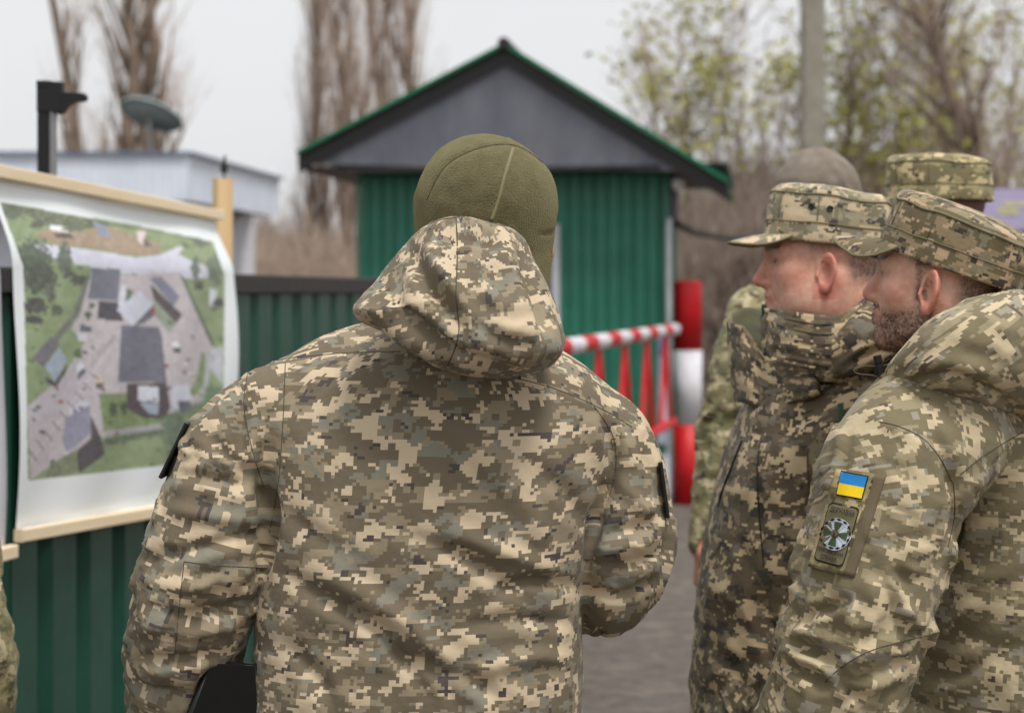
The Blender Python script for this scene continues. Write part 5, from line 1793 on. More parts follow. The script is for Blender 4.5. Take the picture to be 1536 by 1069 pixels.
# hood pushed back
hoodpoly = [(600, 372), (618, 348), (648, 328), (690, 320), (735, 321), (768, 334), (792, 356), (806, 392), (822, 430), (836, 470), (845, 505), (842, 530), (815, 550), (765, 561), (715, 561), (668, 552), (620, 530), (575, 502), (540, 484), (526, 468), (530, 450), (560, 425)]
YH = 2.275
hp = np.array([W(x, y, YH) for x, y in hoodpoly])[:, [0, 2]]
hp = np.array(catmull(np.vstack([hp, hp[:1]]), 60))[:-1]
hcen = W(690, 452, YH)
def hoodf(P):
    s2 = poly2d(P[:, 0], P[:, 2], hp)
    yc = YH + .06 - .05 * np.clip((W(0, 400, YH)[2] - P[:, 2]) / .12, -1, 1)
    Rr, T = .085, .115
    q = np.sqrt(np.maximum(s2 + Rr, 0) ** 2 + ((P[:, 1] - yc) * Rr / T) ** 2) - Rr
    return q * .9
hoodA = Ball(hoodf, hcen + [0, .06, 0], .155, uo=9.1, wr=.0045, fq=8)
strH = [([(612, 372), (640, 420), (680, 470), (700, 520)], -.012, 16), ([(640, 360), (670, 420), (700, 470)], .008, 20), ([(580, 430), (620, 480), (690, 530), (760, 545)], -.010, 14),
        ([(548, 460), (600, 500), (660, 535)], .010, 15), ([(780, 360), (796, 420), (812, 480), (815, 530)], -.010, 12), ([(752, 350), (770, 420), (790, 500)], .006, 18),
        ([(640, 345), (700, 336), (770, 352)], .007, 10), ([(650, 362), (710, 354), (764, 372)], -.007, 10), ([(700, 480), (760, 510), (820, 515)], -.007, 14), ([(600, 400), (590, 440), (560, 460)], -.007, 12),
        ([(720, 430), (760, 460), (800, 455)], .006, 18)]
strH = [(p, a * 1.3, w) for p, a, w in strH]
hoodO, VH, FH = garment('hood', [hoodA], .02, (hp[:, 0].min() - .03, 2.1, hp[:, 1].min() - .03), (hp[:, 0].max() + .03, 2.5, hp[:, 1].max() + .03), .0042, M['camo_a'], jacketA, rootA, strH, 31)
cH = Caster(VH, FH)
for pts in ([(684, 326), (686, 380), (684, 440), (688, 500), (672, 548)], [(600, 372), (648, 334), (735, 326), (790, 358)]):
    cH.seam('hood_seam', pts, .0008, M['dark_seam'], hoodO, rootA, lift=.2)

# head and hat
RA = frame(math.radians(108), math.radians(2), math.radians(0))
hA = np.array([W(726, 335, YA + .02)[0], YA + .05, W(726, 352, YA + .02)[2]])
arms_in = [([armAl.pts[0], armAl.pts[6], armAl.pts[-1]], [.05, .045, .03]), ([armAr.pts[0], armAr.pts[6], armAr.pts[-1]], [.05, .045, .03])]
fwA = math.radians(92)
legs_in = [([rootA + [s * .09, 0, .9], rootA + [s * .11, .02, .5], rootA + [s * .13, 0, .12]], [.08, .06, .045]) for s in (-1, 1)]
trunk_in = ([rootA + [0, 0, .95], rootA + [0, .0, 1.25], np.array([hA[0] - .02, hA[1] - .02, 1.40]), hA - [0, 0, .12]], [.12, .12, .085, .055])
foldc = W(300, 1190, 2.36)
body_mesh(A, rootA, hA, RA, 0, 0, (70, 60, 52), (208, 160, 138), trunk_in, arms_in, legs_in,
          [(armAl.pts[-1] + [0, 0, .0], (0.1, .05, -1), (-1, .2, 0), (0, 1, 0), .75), (armAr.pts[-1], (-1, .25, .1), (0, .3, 1), (0, 1, -.2), .7)], hh=.0045)
hatc = np.array([W(729, 312, YA)[0], YA + .01, W(729, 306, YA)[2]])
rl = math.radians(-4)
def hatf(P):
    q = P - hatc
    q = np.stack([q[:, 0] * math.cos(rl) + q[:, 2] * math.sin(rl), q[:, 1], -q[:, 0] * math.sin(rl) + q[:, 2] * math.cos(rl)], 1)
    d = ell(q, (0, 0, .0), (.0965, .116, .0955))
    d = smin(d, rcone(q, (0.0, .0, -.01), (.002, -.005, -.095), .0965, .0925), .02)
    d = smax(d, -q[:, 2] - .125, .012)
    d = smax(d, -(ell(q, (0, .10, -.075), (.062, .09, .07))), .01)      # face opening
    return d
class Hat(Ball):
    def disp(s, P, u, v, seed):
        ridge = np.exp(-((P[:, 0] - hatc[0] - .030 + .2 * (hatc[2] + .08 - P[:, 2])) / .004) ** 2) * (P[:, 1] < hatc[1])
        return .0022 * fbm(P[:, 0] * 14, P[:, 1] * 14, P[:, 2] * 14, seed, 3) + .0016 * ridge
VHt = None
hatO, VHt, FHt = garment('fleece_hat', [Hat(hatf, hatc, .1)], .02, hatc - [.13, .15, .14], hatc + [.13, .15, .13], .0038, M['fleece'], A, rootA,
                         [([(640, 300), (668, 250), (720, 222), (775, 220), (820, 250)], -.0022, 4), ([(810, 352), (826, 350), (836, 345)], -.002, 5), ([(640, 300), (700, 318), (760, 330)], .0012, 16)], 17)
cHt = Caster(VHt, FHt)
cHt.seam('back_seam', [(770, 222), (758, 262), (748, 300), (738, 330)], .0032, M['tan_seam'], hatO, rootA, lift=-.55)
cHt.seam('crown_seam', [(640, 300), (668, 250), (720, 222), (775, 219), (822, 250)], .0008, M['dark_seam'], hatO, rootA, lift=.1)
legs_piece(rootA, math.radians(90), M['camo_a'], A)

# dark-edged sleeve panels seen edge on
def edge_panel(px0, px1, Y, parent, root, out):
    a, b = W(*px0, Y), W(*px1, Y)
    ax_ = (a - b); l = np.linalg.norm(ax_); ax_ /= l
    o_ = np.asarray(out, float); o_ -= ax_ * (o_ @ ax_); o_ /= np.linalg.norm(o_)
    mb = MB(); mb.bevbox((a + b) / 2, (.005, .07, l), .0015, (o_, np.cross(ax_, o_), ax_)); return mb.build('sleeve_panel', M['black'], parent, off=root)
edge_panel((286, 632), (247, 713), YA + .015, jacketA, rootA, (-1, 0, .2))
edge_panel((988, 690), (999, 772), YA + .02, jacketA, rootA, (1, 0, .1))

# black folder held in the left hand
fo = W(325, 1100, 2.375)
folder = empty('folder', tuple(fo), 'black folder held low at the left hip of the man in the fleece hat', 'folder')
fp_ = [W(x, y, 2.375) for x, y in ((318, 993), (384, 996), (392, 1230), (230, 1230))]
for nm, d0, d1, mat, sh in (('front_cover', -.009, -.006, M['folder'], 0), ('pages', -.005, .005, M['white_paint'], 4), ('back_cover', .006, .009, M['folder'], 0)):
    c_ = sum(fp_) / 4
    pp = [p + (c_ - p) * (.03 if sh else 0) for p in fp_]
    V = [p + [0, d, 0] for d in (d0, d1) for p in pp]
    mesh_obj(nm, V, [(0, 1, 2, 3), (7, 6, 5, 4)] + [(i, 4 + i, 4 + (i + 1) % 4, (i + 1) % 4) for i in range(4)], mat, folder, off=fo)
mb = MB(); mb.tube([fp_[0] + [0, 0, 0], fp_[3] + [0, 0, 0]], .0088, 10); mb.build('spine', M['folder'], folder, smooth=True, off=fo)

# ------------------------------------------------------------------ bearded man at the right
YB = 2.70; YBa = 2.47
rootB = np.array([W(1495, 440, YB)[0], YB, 0.0])
B = empty('person', tuple(rootB), 'bearded person at the right edge in tilted field cap with flag patch on sleeve', 'person', 'uniformed people at the checkpoint')
def rowB(py, cx, hb_, a, Y=YB):
    p = W(cx, py, Y); return (p[2], p[0], Y, a, U(hb_, Y))
torsoB = Torso([rowB(1330, 1500, 178, .22), rowB(1150, 1502, 174, .215), rowB(1000, 1505, 172, .215), rowB(850, 1508, 170, .22), rowB(740, 1508, 166, .225), rowB(660, 1500, 155, .215), rowB(610, 1490, 135, .18), rowB(575, 1480, 110, .14), rowB(540, 1470, 80, .10)],
               yaw=math.radians(-90 + 20), uo=.9, wr=.005)
armBl = Limb([W(1440, 606, YBa + .10), W(1392, 652, YBa + .03), W(1346, 705, YBa), W(1324, 800, YBa - .01), W(1302, 880, YBa - .02), W(1283, 955, YBa - .02), W(1252, 1050, YBa - .02), W(1180, 1150, YBa + .02), W(1110, 1210, YBa + .05)],
             [U(r, YBa) for r in (70, 98, 100, 102, 98, 92, 85, 70, 56)], m=17, uo=2.3, wr=.0062)
armBr = Limb([W(1520, 640, YB + .2), W(1490, 800, YB + .26), W(1440, 950, YB + .25), W(1300, 1080, YB + .22)], [.095, .095, .088, .06], m=9, uo=4.1)
shB = Yoke(lambda P: np.where(P[:, 2] > np.interp(P[:, 0], [W(1300, 0, YBa)[0], W(1340, 0, YBa)[0], W(1420, 0, YBa)[0], W(1440, 0, YBa)[0], W(1536, 0, YBa)[0]], [W(0, 640, YBa)[2], W(0, 640, YBa)[2], W(0, 690, YBa)[2], W(0, 715, YBa)[2], W(0, 650, YBa)[2]]), -9.0, 9.0), 6.6)
shoB = Limb([W(1400, 655, YBa + .05), W(1440, 585, YB - .02)], [U(92, YB), U(86, YB)], m=4, uo=7.2, wr=.002)
flB = Flat(lambda P: np.full(len(P), 9.0), 13.2)
piecesB = [torsoB, armBl, armBr, shoB, shB, flB]
def classB(V):
    d = np.stack([p.sdf(V) for p in piecesB[:3]], 1); c = np.argmin(d, 1); px, py = to_px(V); c[(c == 1) & (py < 765) & (V[:, 1] < YBa + .05)] = 5; c[shB.sdf(V) < 0] = 4; return c
strB = [([(1425, 690), (1436, 740), (1432, 800), (1412, 860)], -.014, 15), ([(1395, 640), (1420, 690), (1428, 740)], -.006, 12),
        ([(1335, 860), (1356, 905), (1372, 935)], .007, 12), ([(1310, 850), (1330, 890), (1345, 925)], -.005, 14), ([(1200, 925), (1240, 912), (1285, 895)], -.010, 11), ([(1196, 962), (1235, 978), (1262, 1000)], -.015, 10),
        ([(1192, 945), (1240, 955), (1275, 968)], .010, 10), ([(1180, 1000), (1220, 1010), (1240, 1030)], -.012, 10), ([(1190, 982), (1225, 992), (1250, 1015)], .009, 9),
        ([(1235, 1018), (1280, 985), (1330, 965), (1370, 952)], .005, 11), ([(1290, 1015), (1330, 1000), (1365, 985)], -.009, 12), ([(1260, 1050), (1320, 1040), (1350, 1030)], -.007, 12),
        ([(1400, 900), (1450, 850), (1500, 790)], -.006, 18), ([(1390, 960), (1450, 920), (1530, 850)], .005, 20), ([(1400, 1010), (1460, 1000), (1536, 960)], -.005, 20), ([(1420, 780), (1460, 730), (1500, 700)], .004, 16),
        ([(1270, 660), (1262, 700), (1248, 750)], -.007, 10), ([(1250, 640), (1262, 680), (1230, 760)], .006, 12), ([(1440, 870), (1500, 860), (1540, 820)], .004, 16), ([(1290, 610), (1350, 640), (1400, 640)], .003, 24)]
strB = [(p, a * 1.3, w) for p, a, w in strB]
jacketB, VB, FB = garment('parka', piecesB, .035, (.25, 2.2, .72), (1.02, 3.12, 1.62), .0055, M['camo_b'], B, rootB, strB, 41, classB)
cB = Caster(VB, FB)
for nm, pts in (('yoke_seam', [(1318, 632), (1350, 640), (1385, 658), (1412, 690), (1428, 722)]), ('yoke_seam', [(1440, 712), (1480, 680), (1534, 648)]), ('elbow_seam', [(1238, 1022), (1262, 1000), (1300, 978), (1340, 965), (1384, 955)]),
                ('armhole_seam', [(1430, 722), (1432, 770), (1422, 820)])):
    cB.seam(nm, pts, .0007, M['dark_seam'], jacketB, rootB, lift=.2)
# collar / hood bulk around the neck
hoB = [W(1352, 572, 2.52), W(1392, 548, 2.46), W(1445, 528, 2.44), W(1505, 528, 2.50), W(1545, 535, 2.62), W(1545, 530, 2.78), W(1480, 520, 2.92), W(1400, 545, 2.90), W(1362, 572, 2.80)]
hrB = [.022, .036, .060, .080, .090, .088, .070, .045, .028]
hoodB = Limb(hoB, hrB, m=22, uo=9.7, wr=.004, k=.02)
class HoodUV(Limb):
    def uv(s, P):
        u, v = Limb.uv(s, P); a = math.radians(38)
        return u * math.cos(a) + v * math.sin(a), -u * math.sin(a) + v * math.cos(a)
hoodB.__class__ = Torus
hoodB.period = 1e6
strBh = [([(1345, 588), (1400, 562), (1450, 566), (1536, 620)], -.010, 10), ([(1360, 560), (1400, 545), (1450, 548), (1500, 570)], .005, 14), ([(1345, 560), (1372, 552), (1395, 556)], -.006, 6), ([(1350, 572), (1385, 563), (1410, 566)], -.006, 6), ([(1420, 510), (1460, 530), (1520, 545)], -.004, 16), ([(1460, 470), (1500, 490), (1540, 500)], .004, 14)]
def cutneck(P, d):                                     # opening for the neck
    return smax(d, -rcone(P, (W(1425, 440, YB)[0], YB - .01, 1.3), (W(1425, 440, YB)[0] - .01, YB - .02, 1.75), .072, .088), .02)
hoodBo, VBh, FBh = garment('hood', [hoodB], .02, (.42, 2.28, 1.38), (1.0, 3.05, 1.66), .0046, M['camo_b'], jacketB, rootB, strBh, 51, extra=cutneck)
cBh = Caster(VBh, FBh)
tg = W(1318, 546, 2.50)
mb = MB(); axt = np.array([.18, 0, -1]); axt /= np.linalg.norm(axt)
mb.tube([tg - axt * .013, tg - axt * .012, tg - axt * .002, tg - axt * .001, tg + axt * .001, tg + axt * .002, tg + axt * .012, tg + axt * .013], [.004, .0062, .0062, .005, .005, .0068, .0068, .005], 12)
mb.build('cord_toggle', M['black'], hoodBo, smooth=False, off=rootB)
mb = MB(); mb.tube(catmull([W(x, y, 2.50) for x, y in ((1336, 546), (1318, 549), (1298, 549), (1284, 553), (1281, 557), (1290, 561), (1310, 563), (1330, 569))], 30), .0013, 6)
mb.build('drawcord', M['dark_cord'] if 'dark_cord' in M else M['dark_seam'], hoodBo, smooth=True, off=rootB)

M['hair_b'] = plain('brown_hair', lin(74, 56, 46), .7)
M['hair_c'] = plain('grey_brown_hair', lin(92, 82, 76), .7)
phB = math.radians(180 - 24)
RB = frame(phB, math.radians(4), 0)
hB = np.array([W(1413, 412, YB)[0], YB, W(1413, 412, YB)[2]])
body_mesh(B, rootB, hB, RB, 0, .70, (62, 54, 50), (216, 170, 148),
          ([rootB + [0, 0, .95], rootB + [0, 0, 1.25], np.array([hB[0] + .05, hB[1], 1.38]), hB - [-.03, 0, .12]], [.12, .12, .085, .055]),
          [([l.pts[0], l.pts[len(l.pts) // 2], l.pts[-1]], [.05, .045, .03]) for l in (armBl, armBr)],
          [([rootB + [0, s * .09, .9], rootB + [0, s * .11, .5], rootB + [0, s * .13, .12]], [.08, .06, .045]) for s in (-1, 1)],
          [(armBl.pts[-1], (-1, .3, -.2), (0, -.6, .8), (0, .8, .6), .6), (armBr.pts[-1], (-1, -.3, -.2), (0, .6, .8), (0, -.8, .6), .6)], hh=.0023, fuzz=9000, fuzz_mat=M['hair_b'], capped=True)
make_cap(RB, hB, M['camo_cap_b'], B, rootB, pitch=math.radians(16), z0=.013, H=.084, a=.113, b=.091, flare=.985, seed=3, vis=.070, droop=.20, curl=.034)
legs_piece(rootB, math.radians(160), M['camo_b'], B)

# sleeve patch with flag and service emblem
q_out = [(1262, 703), (1330, 713), (1282, 866), (1217, 850)]
q_in = [(1258, 704), (1315, 712), (1267, 862), (1216, 850)]
M['patch_back'] = plain('patch_backing', lin(112, 100, 78), .85)
M['camo_patch'] = camo('camo_patch', [lin(112, 104, 72), lin(150, 140, 100), lin(130, 122, 92), lin(176, 158, 118), lin(80, 70, 52)], 9, cell=.0042)
patch = cB.patch('sleeve_patch', q_out, 12, 20, .004, M['patch_back'], jacketB, rootB, th=.003)
cP = cB
def sub(q, a0, b0, a1, b1):
    q = np.asarray(q, float)
    def at(a, b): return (q[0] * (1 - a) + q[1] * a) * (1 - b) + (q[3] * (1 - a) + q[2] * a) * b
    return [at(a0, b0), at(a1, b0), at(a1, b1), at(a0, b1)]
cP.patch('camo_panel', q_in, 10, 18, .0075, M['camo_patch'], patch, rootB, th=.003)
cPan = Caster(*cP.last)
M['flag_blue'] = plain('flag_blue', lin(40, 140, 214), .7); M['flag_yellow'] = plain('flag_yellow', lin(250, 214, 20), .7)
M['emb_grey'] = plain('emblem_silver', lin(206, 214, 226), .45); M['emb_green'] = plain('emblem_green', lin(62, 78, 44), .7); M['emb_dark'] = plain('emblem_dark', lin(26, 25, 20), .7); M['emb_field'] = plain('emblem_field', lin(118, 110, 82), .8)
fq = [(1264, 708), (1302, 715), (1293, 748), (1257, 741)]
sq_ = lambda a0, b0, a1, b1: ([(a0, b0), (a1, b0), (a1, b1), (a0, b1)], [(0, 1, 2, 3)])
def pshape(name, P2, F2, lift, mat, quad=None): return lay_on(cPan, name, quad or q_in, P2, F2, (lift - .0084) * .95, mat, patch, rootB)
pshape('flag_border', *grid2(-.04, -.05, 1.04, 1.05), .0104, M['emb_dark'], fq)
pshape('flag_blue_stripe', *grid2(0, 0, 1, .5), .0112, M['flag_blue'], fq)
pshape('flag_yellow_stripe', *grid2(0, .5, 1, 1), .0112, M['flag_yellow'], fq)
eq = [(1246, 752), (1291, 762), (1264, 852), (1221, 840)]
def rrect(r, asp, g=0.0, n=6):
    P = []
    for cx, cy, a0 in ((1 - r - g, r * asp + g, -90), (1 - r - g, 1 - r * asp - g, 0), (r + g, 1 - r * asp - g, 90), (r + g, r * asp + g, 180)):
        for i in range(n + 1):
            a = math.radians(a0 + 90 * i / n); P.append((cx + r * math.cos(a), cy + r * asp * math.sin(a)))
    return P
P = rrect(.16, .5); pshape('emblem_border', *fan(P), .0102, M['emb_dark'], eq)
P = rrect(.15, .5, .03); pshape('emblem_field', *fan(P), .0108, M['emb_field'], eq)
P = [(.5 + .50 * math.cos(a), .50 + .265 * math.sin(a)) for a in np.linspace(0, 2 * math.pi, 40, endpoint=False)]
pshape('emblem_disc', *fan(P), .0114, M['emb_grey'], eq)
for k in range(4):                                        # cross arms
    a = math.radians(k * 90 + 0)
    def rot(x, y): return (.5 + (x * math.cos(a) - y * math.sin(a)) * .42, .5 + (x * math.sin(a) + y * math.cos(a)) * .22)
    pshape('cross_arm', *fan([rot(.08, -.06), rot(.5, -.18), rot(.90, -.32), rot(.92, 0), rot(.90, .32), rot(.5, .18), rot(.08, .06)]), .0130, M['emb_green'], eq)
for k in range(4):                                        # silver rays between
    a = math.radians(k * 90 + 45)
    for da in (-.14, .14):
        def rot(x, y): return (.5 + (x * math.cos(a) - y * math.sin(a)) * .42, .5 + (x * math.sin(a) + y * math.cos(a)) * .22)
        pshape('emblem_ray', [rot(.2, da * .5 - .03), rot(1.0, da * 1.6 - .05), rot(1.0, da * 1.6 + .05), rot(.2, da * .5 + .03)], [(0, 1, 2, 3)], .0126, M['emb_grey'], eq)
for k in range(14):                                       # wreath leaves round the disc
    a = 2 * math.pi * (k + .5) / 14
    c_ = np.array([.5 + .46 * math.cos(a), .5 + .24 * math.sin(a)])
    t_ = np.array([-math.sin(a) * .11, math.cos(a) * .055]); r_ = np.array([math.cos(a) * .045, math.sin(a) * .022])
    pshape('wreath_leaf', [c_ - t_ * .9, c_ + r_, c_ + t_ * .9, c_ - r_], [(0, 1, 2, 3)], .0136, M['emb_dark'], eq)
P = [(.5 + .12 * math.cos(a), .5 + .066 * math.sin(a)) for a in np.linspace(0, 2 * math.pi, 20, endpoint=False)]
pshape('emblem_centre', *fan(P), .0140, M['emb_green'], eq)
P = [(.5 + .085 * math.cos(a), .5 + .047 * math.sin(a)) for a in np.linspace(0, 2 * math.pi, 20, endpoint=False)]
pshape('emblem_shield', *fan(P), .0147, M['patch_back'], eq)
tri = [(.462, .475), (.474, .475), (.480, .512), (.494, .512), (.494, .468), (.506, .468), (.506, .512), (.520, .512), (.526, .475), (.538, .475), (.532, .53), (.5, .54), (.468, .53)]
pshape('emblem_trident', tri, [tuple(range(len(tri)))], .0154, M['emb_dark'], eq)

def text_on(name, s, u0, u1, v0, v1, quad, lift, mat):
    cu = bpy.data.curves.new(name, 'FONT'); cu.body = s; cu.size = 1; cu.resolution_u = 2; cu.offset = .012
    to = bpy.data.objects.new(name, cu); COL.objects.link(to)
    bpy.context.view_layer.update()
    me = bpy.data.meshes.new_from_object(to.evaluated_get(bpy.context.evaluated_depsgraph_get()))
    V = np.array([v.co[:] for v in me.vertices]); F = [tuple(p.vertices) for p in me.polygons]
    bpy.data.objects.remove(to); bpy.data.curves.remove(cu); bpy.data.meshes.remove(me)
    if not len(V): return
    lo, hi = V.min(0), V.max(0)
    P2 = [(u0 + (x - lo[0]) / (hi[0] - lo[0]) * (u1 - u0), v1 - (y - lo[1]) / (hi[1] - lo[1]) * (v1 - v0)) for x, y, _ in V]
    pshape(name, P2, F, lift, mat, quad)
text_on('lettering', 'ДЕРЖАВНА', .12, .90, .075, .185, eq, .0128, M['emb_dark'])
text_on('lettering', 'ПРИКОРДОННА', .08, .93, .765, .845, eq, .0128, M['emb_dark'])
text_on('lettering', 'СЛУЖБА', .26, .76, .865, .945, eq, .0128, M['emb_dark'])

# ------------------------------------------------------------------ man with the open collar
YC = 3.10; YCa = 2.93
rootC = np.array([W(1215, 440, YC)[0], YC, 0.0])
C = empty('person', tuple(rootC), 'stout clean-shaven person in profile with open parka collar and cap with two eyelets', 'person', 'uniformed people at the checkpoint')
def rowC(py, cx, hb_, a):
    p = W(cx, py, YC); return (p[2], p[0], YC, a, U(hb_, YC))
torsoC = Torso([rowC(1330, 1195, 146, .22), rowC(1150, 1195, 150, .22), rowC(1000, 1196, 151, .22), rowC(870, 1200, 149, .225), rowC(760, 1208, 139, .225), rowC(680, 1215, 126, .22), rowC(610, 1226, 110, .19), rowC(570, 1232, 92, .15), rowC(530, 1236, 70, .10)],
               yaw=math.radians(-90), uo=.5, wr=.006)
armCl = Limb([W(1300, 610, YCa + .02), W(1288, 700, YCa), W(1268, 800, YCa - .01), W(1245, 900, YCa - .01), W(1215, 990, YCa - .01), W(1150, 1090, YCa), W(1090, 1140, YCa + .03)],
             [U(r, YCa) for r in (68, 72, 72, 70, 66, 58, 46)], m=13, uo=2.9, wr=.006)
armCr = Limb([W(1230, 610, YC + .2), W(1215, 800, YC + .24), W(1190, 960, YC + .24), W(1120, 1100, YC + .2)], [.08, .08, .072, .05], m=9, uo=4.6)
shoC = Limb([W(1298, 618, YCa + .03), W(1250, 560, YC)], [U(66, YC), U(66, YC)], m=4, uo=7.9, wr=.003)
shC = Yoke(lambda P: np.where(P[:, 2] > W(0, 640, YCa)[2], -9.0, 9.0) + np.where(P[:, 0] > W(1180, 0, YC)[0], 0, 18.0), 6.1)
piecesC = [torsoC, armCl, armCr, shoC, shC]
def classC(V):
    d = np.stack([p.sdf(V) for p in piecesC[:3]], 1); c = np.argmin(d, 1); c[shC.sdf(V) < 0] = 4; return c
strC = [([(1206, 690), (1212, 760), (1205, 850)], -.010, 12), ([(1170, 640), (1200, 690), (1210, 740)], -.007, 13), ([(1137, 650), (1136, 740), (1146, 850)], -.008, 8), ([(1090, 900), (1130, 950), (1180, 1010)], -.010, 15),
        ([(1070, 880), (1110, 920), (1150, 990)], .008, 16), ([(1060, 960), (1100, 1000), (1140, 1060)], -.008, 15), ([(1150, 720), (1180, 780), (1195, 850)], .007, 16), ([(1110, 640), (1160, 600), (1230, 570)], .006, 16),
        ([(1120, 660), (1180, 640), (1240, 600)], -.006, 16), ([(1240, 690), (1262, 660), (1275, 640)], -.008, 9), ([(1080, 780), (1110, 820), (1130, 880)], -.005, 14)]
jacketC, VCj, FCj = garment('parka', piecesC, .035, (.28, 2.7, .72), (.72, 3.52, 1.60), .0065, M['camo_c'], C, rootC, strC, 61, classC)
cC = Caster(VCj, FCj)
cC.seam('pocket_seam', [(1142, 655), (1136, 700), (1138, 760), (1146, 850)], .0014, M['black'], jacketC, rootC, lift=.2)
cC.seam('pocket_seam', [(1211, 675), (1212, 740), (1206, 820)], .0014, M['dark_seam'], jacketC, rootC, lift=.2)
cC.seam('front_zipper', [(1114, 660), (1098, 700), (1083, 740), (1078, 760)], .0026, M['black'], jacketC, rootC, lift=.3)
cC.seam('chest_zipper', [(1268, 640), (1255, 652), (1243, 662)], .0020, M['black'], jacketC, rootC, lift=.3)
zp, zn = cC.hit(1263, 620)
M['zip_green'] = plain('zip_pull_green', lin(74, 104, 84), .5)
mb = MB(); mb.bevbox(zp + zn * .006, (.009, .004, .030), .001); mb.build('zip_pull', M['zip_green'], jacketC, off=rootC)

# stand collar with stitched flap
def collar(name, cols, th, mat, uo, wr=.0015):
    """cloth strip: list of (top point, bottom point) columns"""
    T = catmull([c[0] for c in cols], 28); Bm = catmull([c[1] for c in cols], 28)
    nu, nv = 28, 14
    V = []
    cen = (T.mean(0) + Bm.mean(0)) / 2
    G = np.array([[T[i] * (1 - j / nv) + Bm[i] * (j / nv) for j in range(nv + 1)] for i in range(nu)])
    dn = np.cross(np.gradient(G, axis=0), np.gradient(G, axis=1)); dn /= np.linalg.norm(dn, axis=2)[..., None] + 1e-9
    if dn[..., 1].mean() > 0: dn = -dn
    jj = np.arange(nv + 1) / nv
    bul = th * (.55 + .45 * np.sin(math.pi * jj)) + .0014 * np.cos(jj * 2 * math.pi * 4)[None, :]
    G1 = G + dn * (bul[..., None] if bul.ndim == 2 else bul[None, :, None])
    G2 = G - dn * th * .5
    V = np.concatenate([G1.reshape(-1, 3), G2.reshape(-1, 3)]); nn = nu * (nv + 1)
    V += wr * 1.2 * fbm(V[:, 0] * 30, V[:, 1] * 30, V[:, 2] * 30, 7)[:, None] * np.array([.3, 1, .6])
    I = np.arange(nn).reshape(nu, nv + 1)
    F = [(I[i, j], I[i + 1, j], I[i + 1, j + 1], I[i, j + 1]) for i in range(nu - 1) for j in range(nv)]
    F += [tuple(q + nn for q in f[::-1]) for f in F]
    ring = [I[i, 0] for i in range(nu - 1)] + [I[nu - 1, j] for j in range(nv)] + [I[i, nv] for i in range(nu - 1, 0, -1)] + [I[0, j] for j in range(nv, 0, -1)]
    F += [(ring[k], ring[k] + nn, ring[(k + 1) % len(ring)] + nn, ring[(k + 1) % len(ring)]) for k in range(len(ring))]
    F = np.array(F)
    su = np.concatenate([[0], np.cumsum(np.linalg.norm(np.diff(G[:, nv // 2], axis=0), axis=1))]); Hh = np.linalg.norm(T[14] - Bm[14])
    UV = np.array([(su[(q % nn) // (nv + 1)] + uo, -((q % nn) % (nv + 1)) / nv * Hh + uo) for f in F for q in f])
    return mesh_obj(name, V, F, mat, jacketC, uv=UV, smooth=True, off=rootC)
colN = [(W(1147, 461, 3.04), W(1150, 532, 3.02)), (W(1180, 467, 2.97), W(1182, 540, 2.94)), (W(1225, 474, 2.93), W(1225, 548, 2.90)), (W(1262, 472, 2.94), W(1262, 552, 2.90)), (W(1292, 452, 2.99), W(1295, 545, 2.93)), (W(1318, 424, 3.07), W(1330, 530, 2.99))]
cl = collar('collar', colN, .010, M['camo_c'], 1.2)
mb = MB(); mb.tube(catmull([W(1146, 456, 3.03), W(1147, 495, 3.025), W(1150, 533, 3.01)], 12), .0042, 8); mb.build('collar_zipper', M['black'], cl, smooth=True, off=rootC)
for i in range(4):
    f = .16 + .2 * i
    pts = [np.asarray(a) * (1 - f) + np.asarray(b) * f for a, b in colN[:4]]
    P = catmull(pts, 24) - np.array([0, .0125, 0])
    mb = MB(); mb.tube(P[1:20], .0013, 6); mb.build('collar_stitching', M['dark_seam'], cl, smooth=True, off=rootC)
colF = [(W(1094, 482, 3.14), W(1106, 600, 3.10)), (W(1118, 492, 3.08), W(1124, 606, 3.03)), (W(1150, 534, 3.04), W(1152, 612, 2.99)), (W(1185, 546, 2.99), W(1186, 606, 2.95)), (W(1228, 556, 2.94), W(1228, 590, 2.91))]
collar('collar_flap', colF, .009, M['camo_c'], 3.3)
colI = [(W(1098, 470, 3.20), W(1108, 590, 3.16)), (W(1125, 462, 3.19), W(1135, 560, 3.15)), (W(1150, 470, 3.14), W(1156, 560, 3.10))]
collar('inner_lining', colI, .006, M['green_lining'], 4.4)
colL = [(W(1262, 462, 3.02), W(1262, 500, 2.99)), (W(1290, 448, 3.03), W(1290, 500, 2.99)), (W(1330, 412, 3.09), W(1330, 500, 3.02))]
collar('inner_lining', colL, .005, M['green_lining'], 5.1)
hoC = [W(1240, 552, 2.93), W(1275, 535, 2.91), W(1315, 505, 2.94), W(1350, 485, 3.04), W(1350, 480, 3.16), W(1310, 480, 3.26)]
hoodC = Limb(hoC, [.018, .032, .044, .052, .05, .04], m=14, uo=9.9, wr=.004, k=.02)
garment('hood', [hoodC], .02, (.42, 2.8, 1.38), (.80, 3.36, 1.66), .006, M['camo_c'], jacketC, rootC, [([(1262, 556), (1290, 535), (1330, 520)], -.010, 8), ([(1255, 540), (1290, 515), (1320, 500)], -.006, 8)], 71)

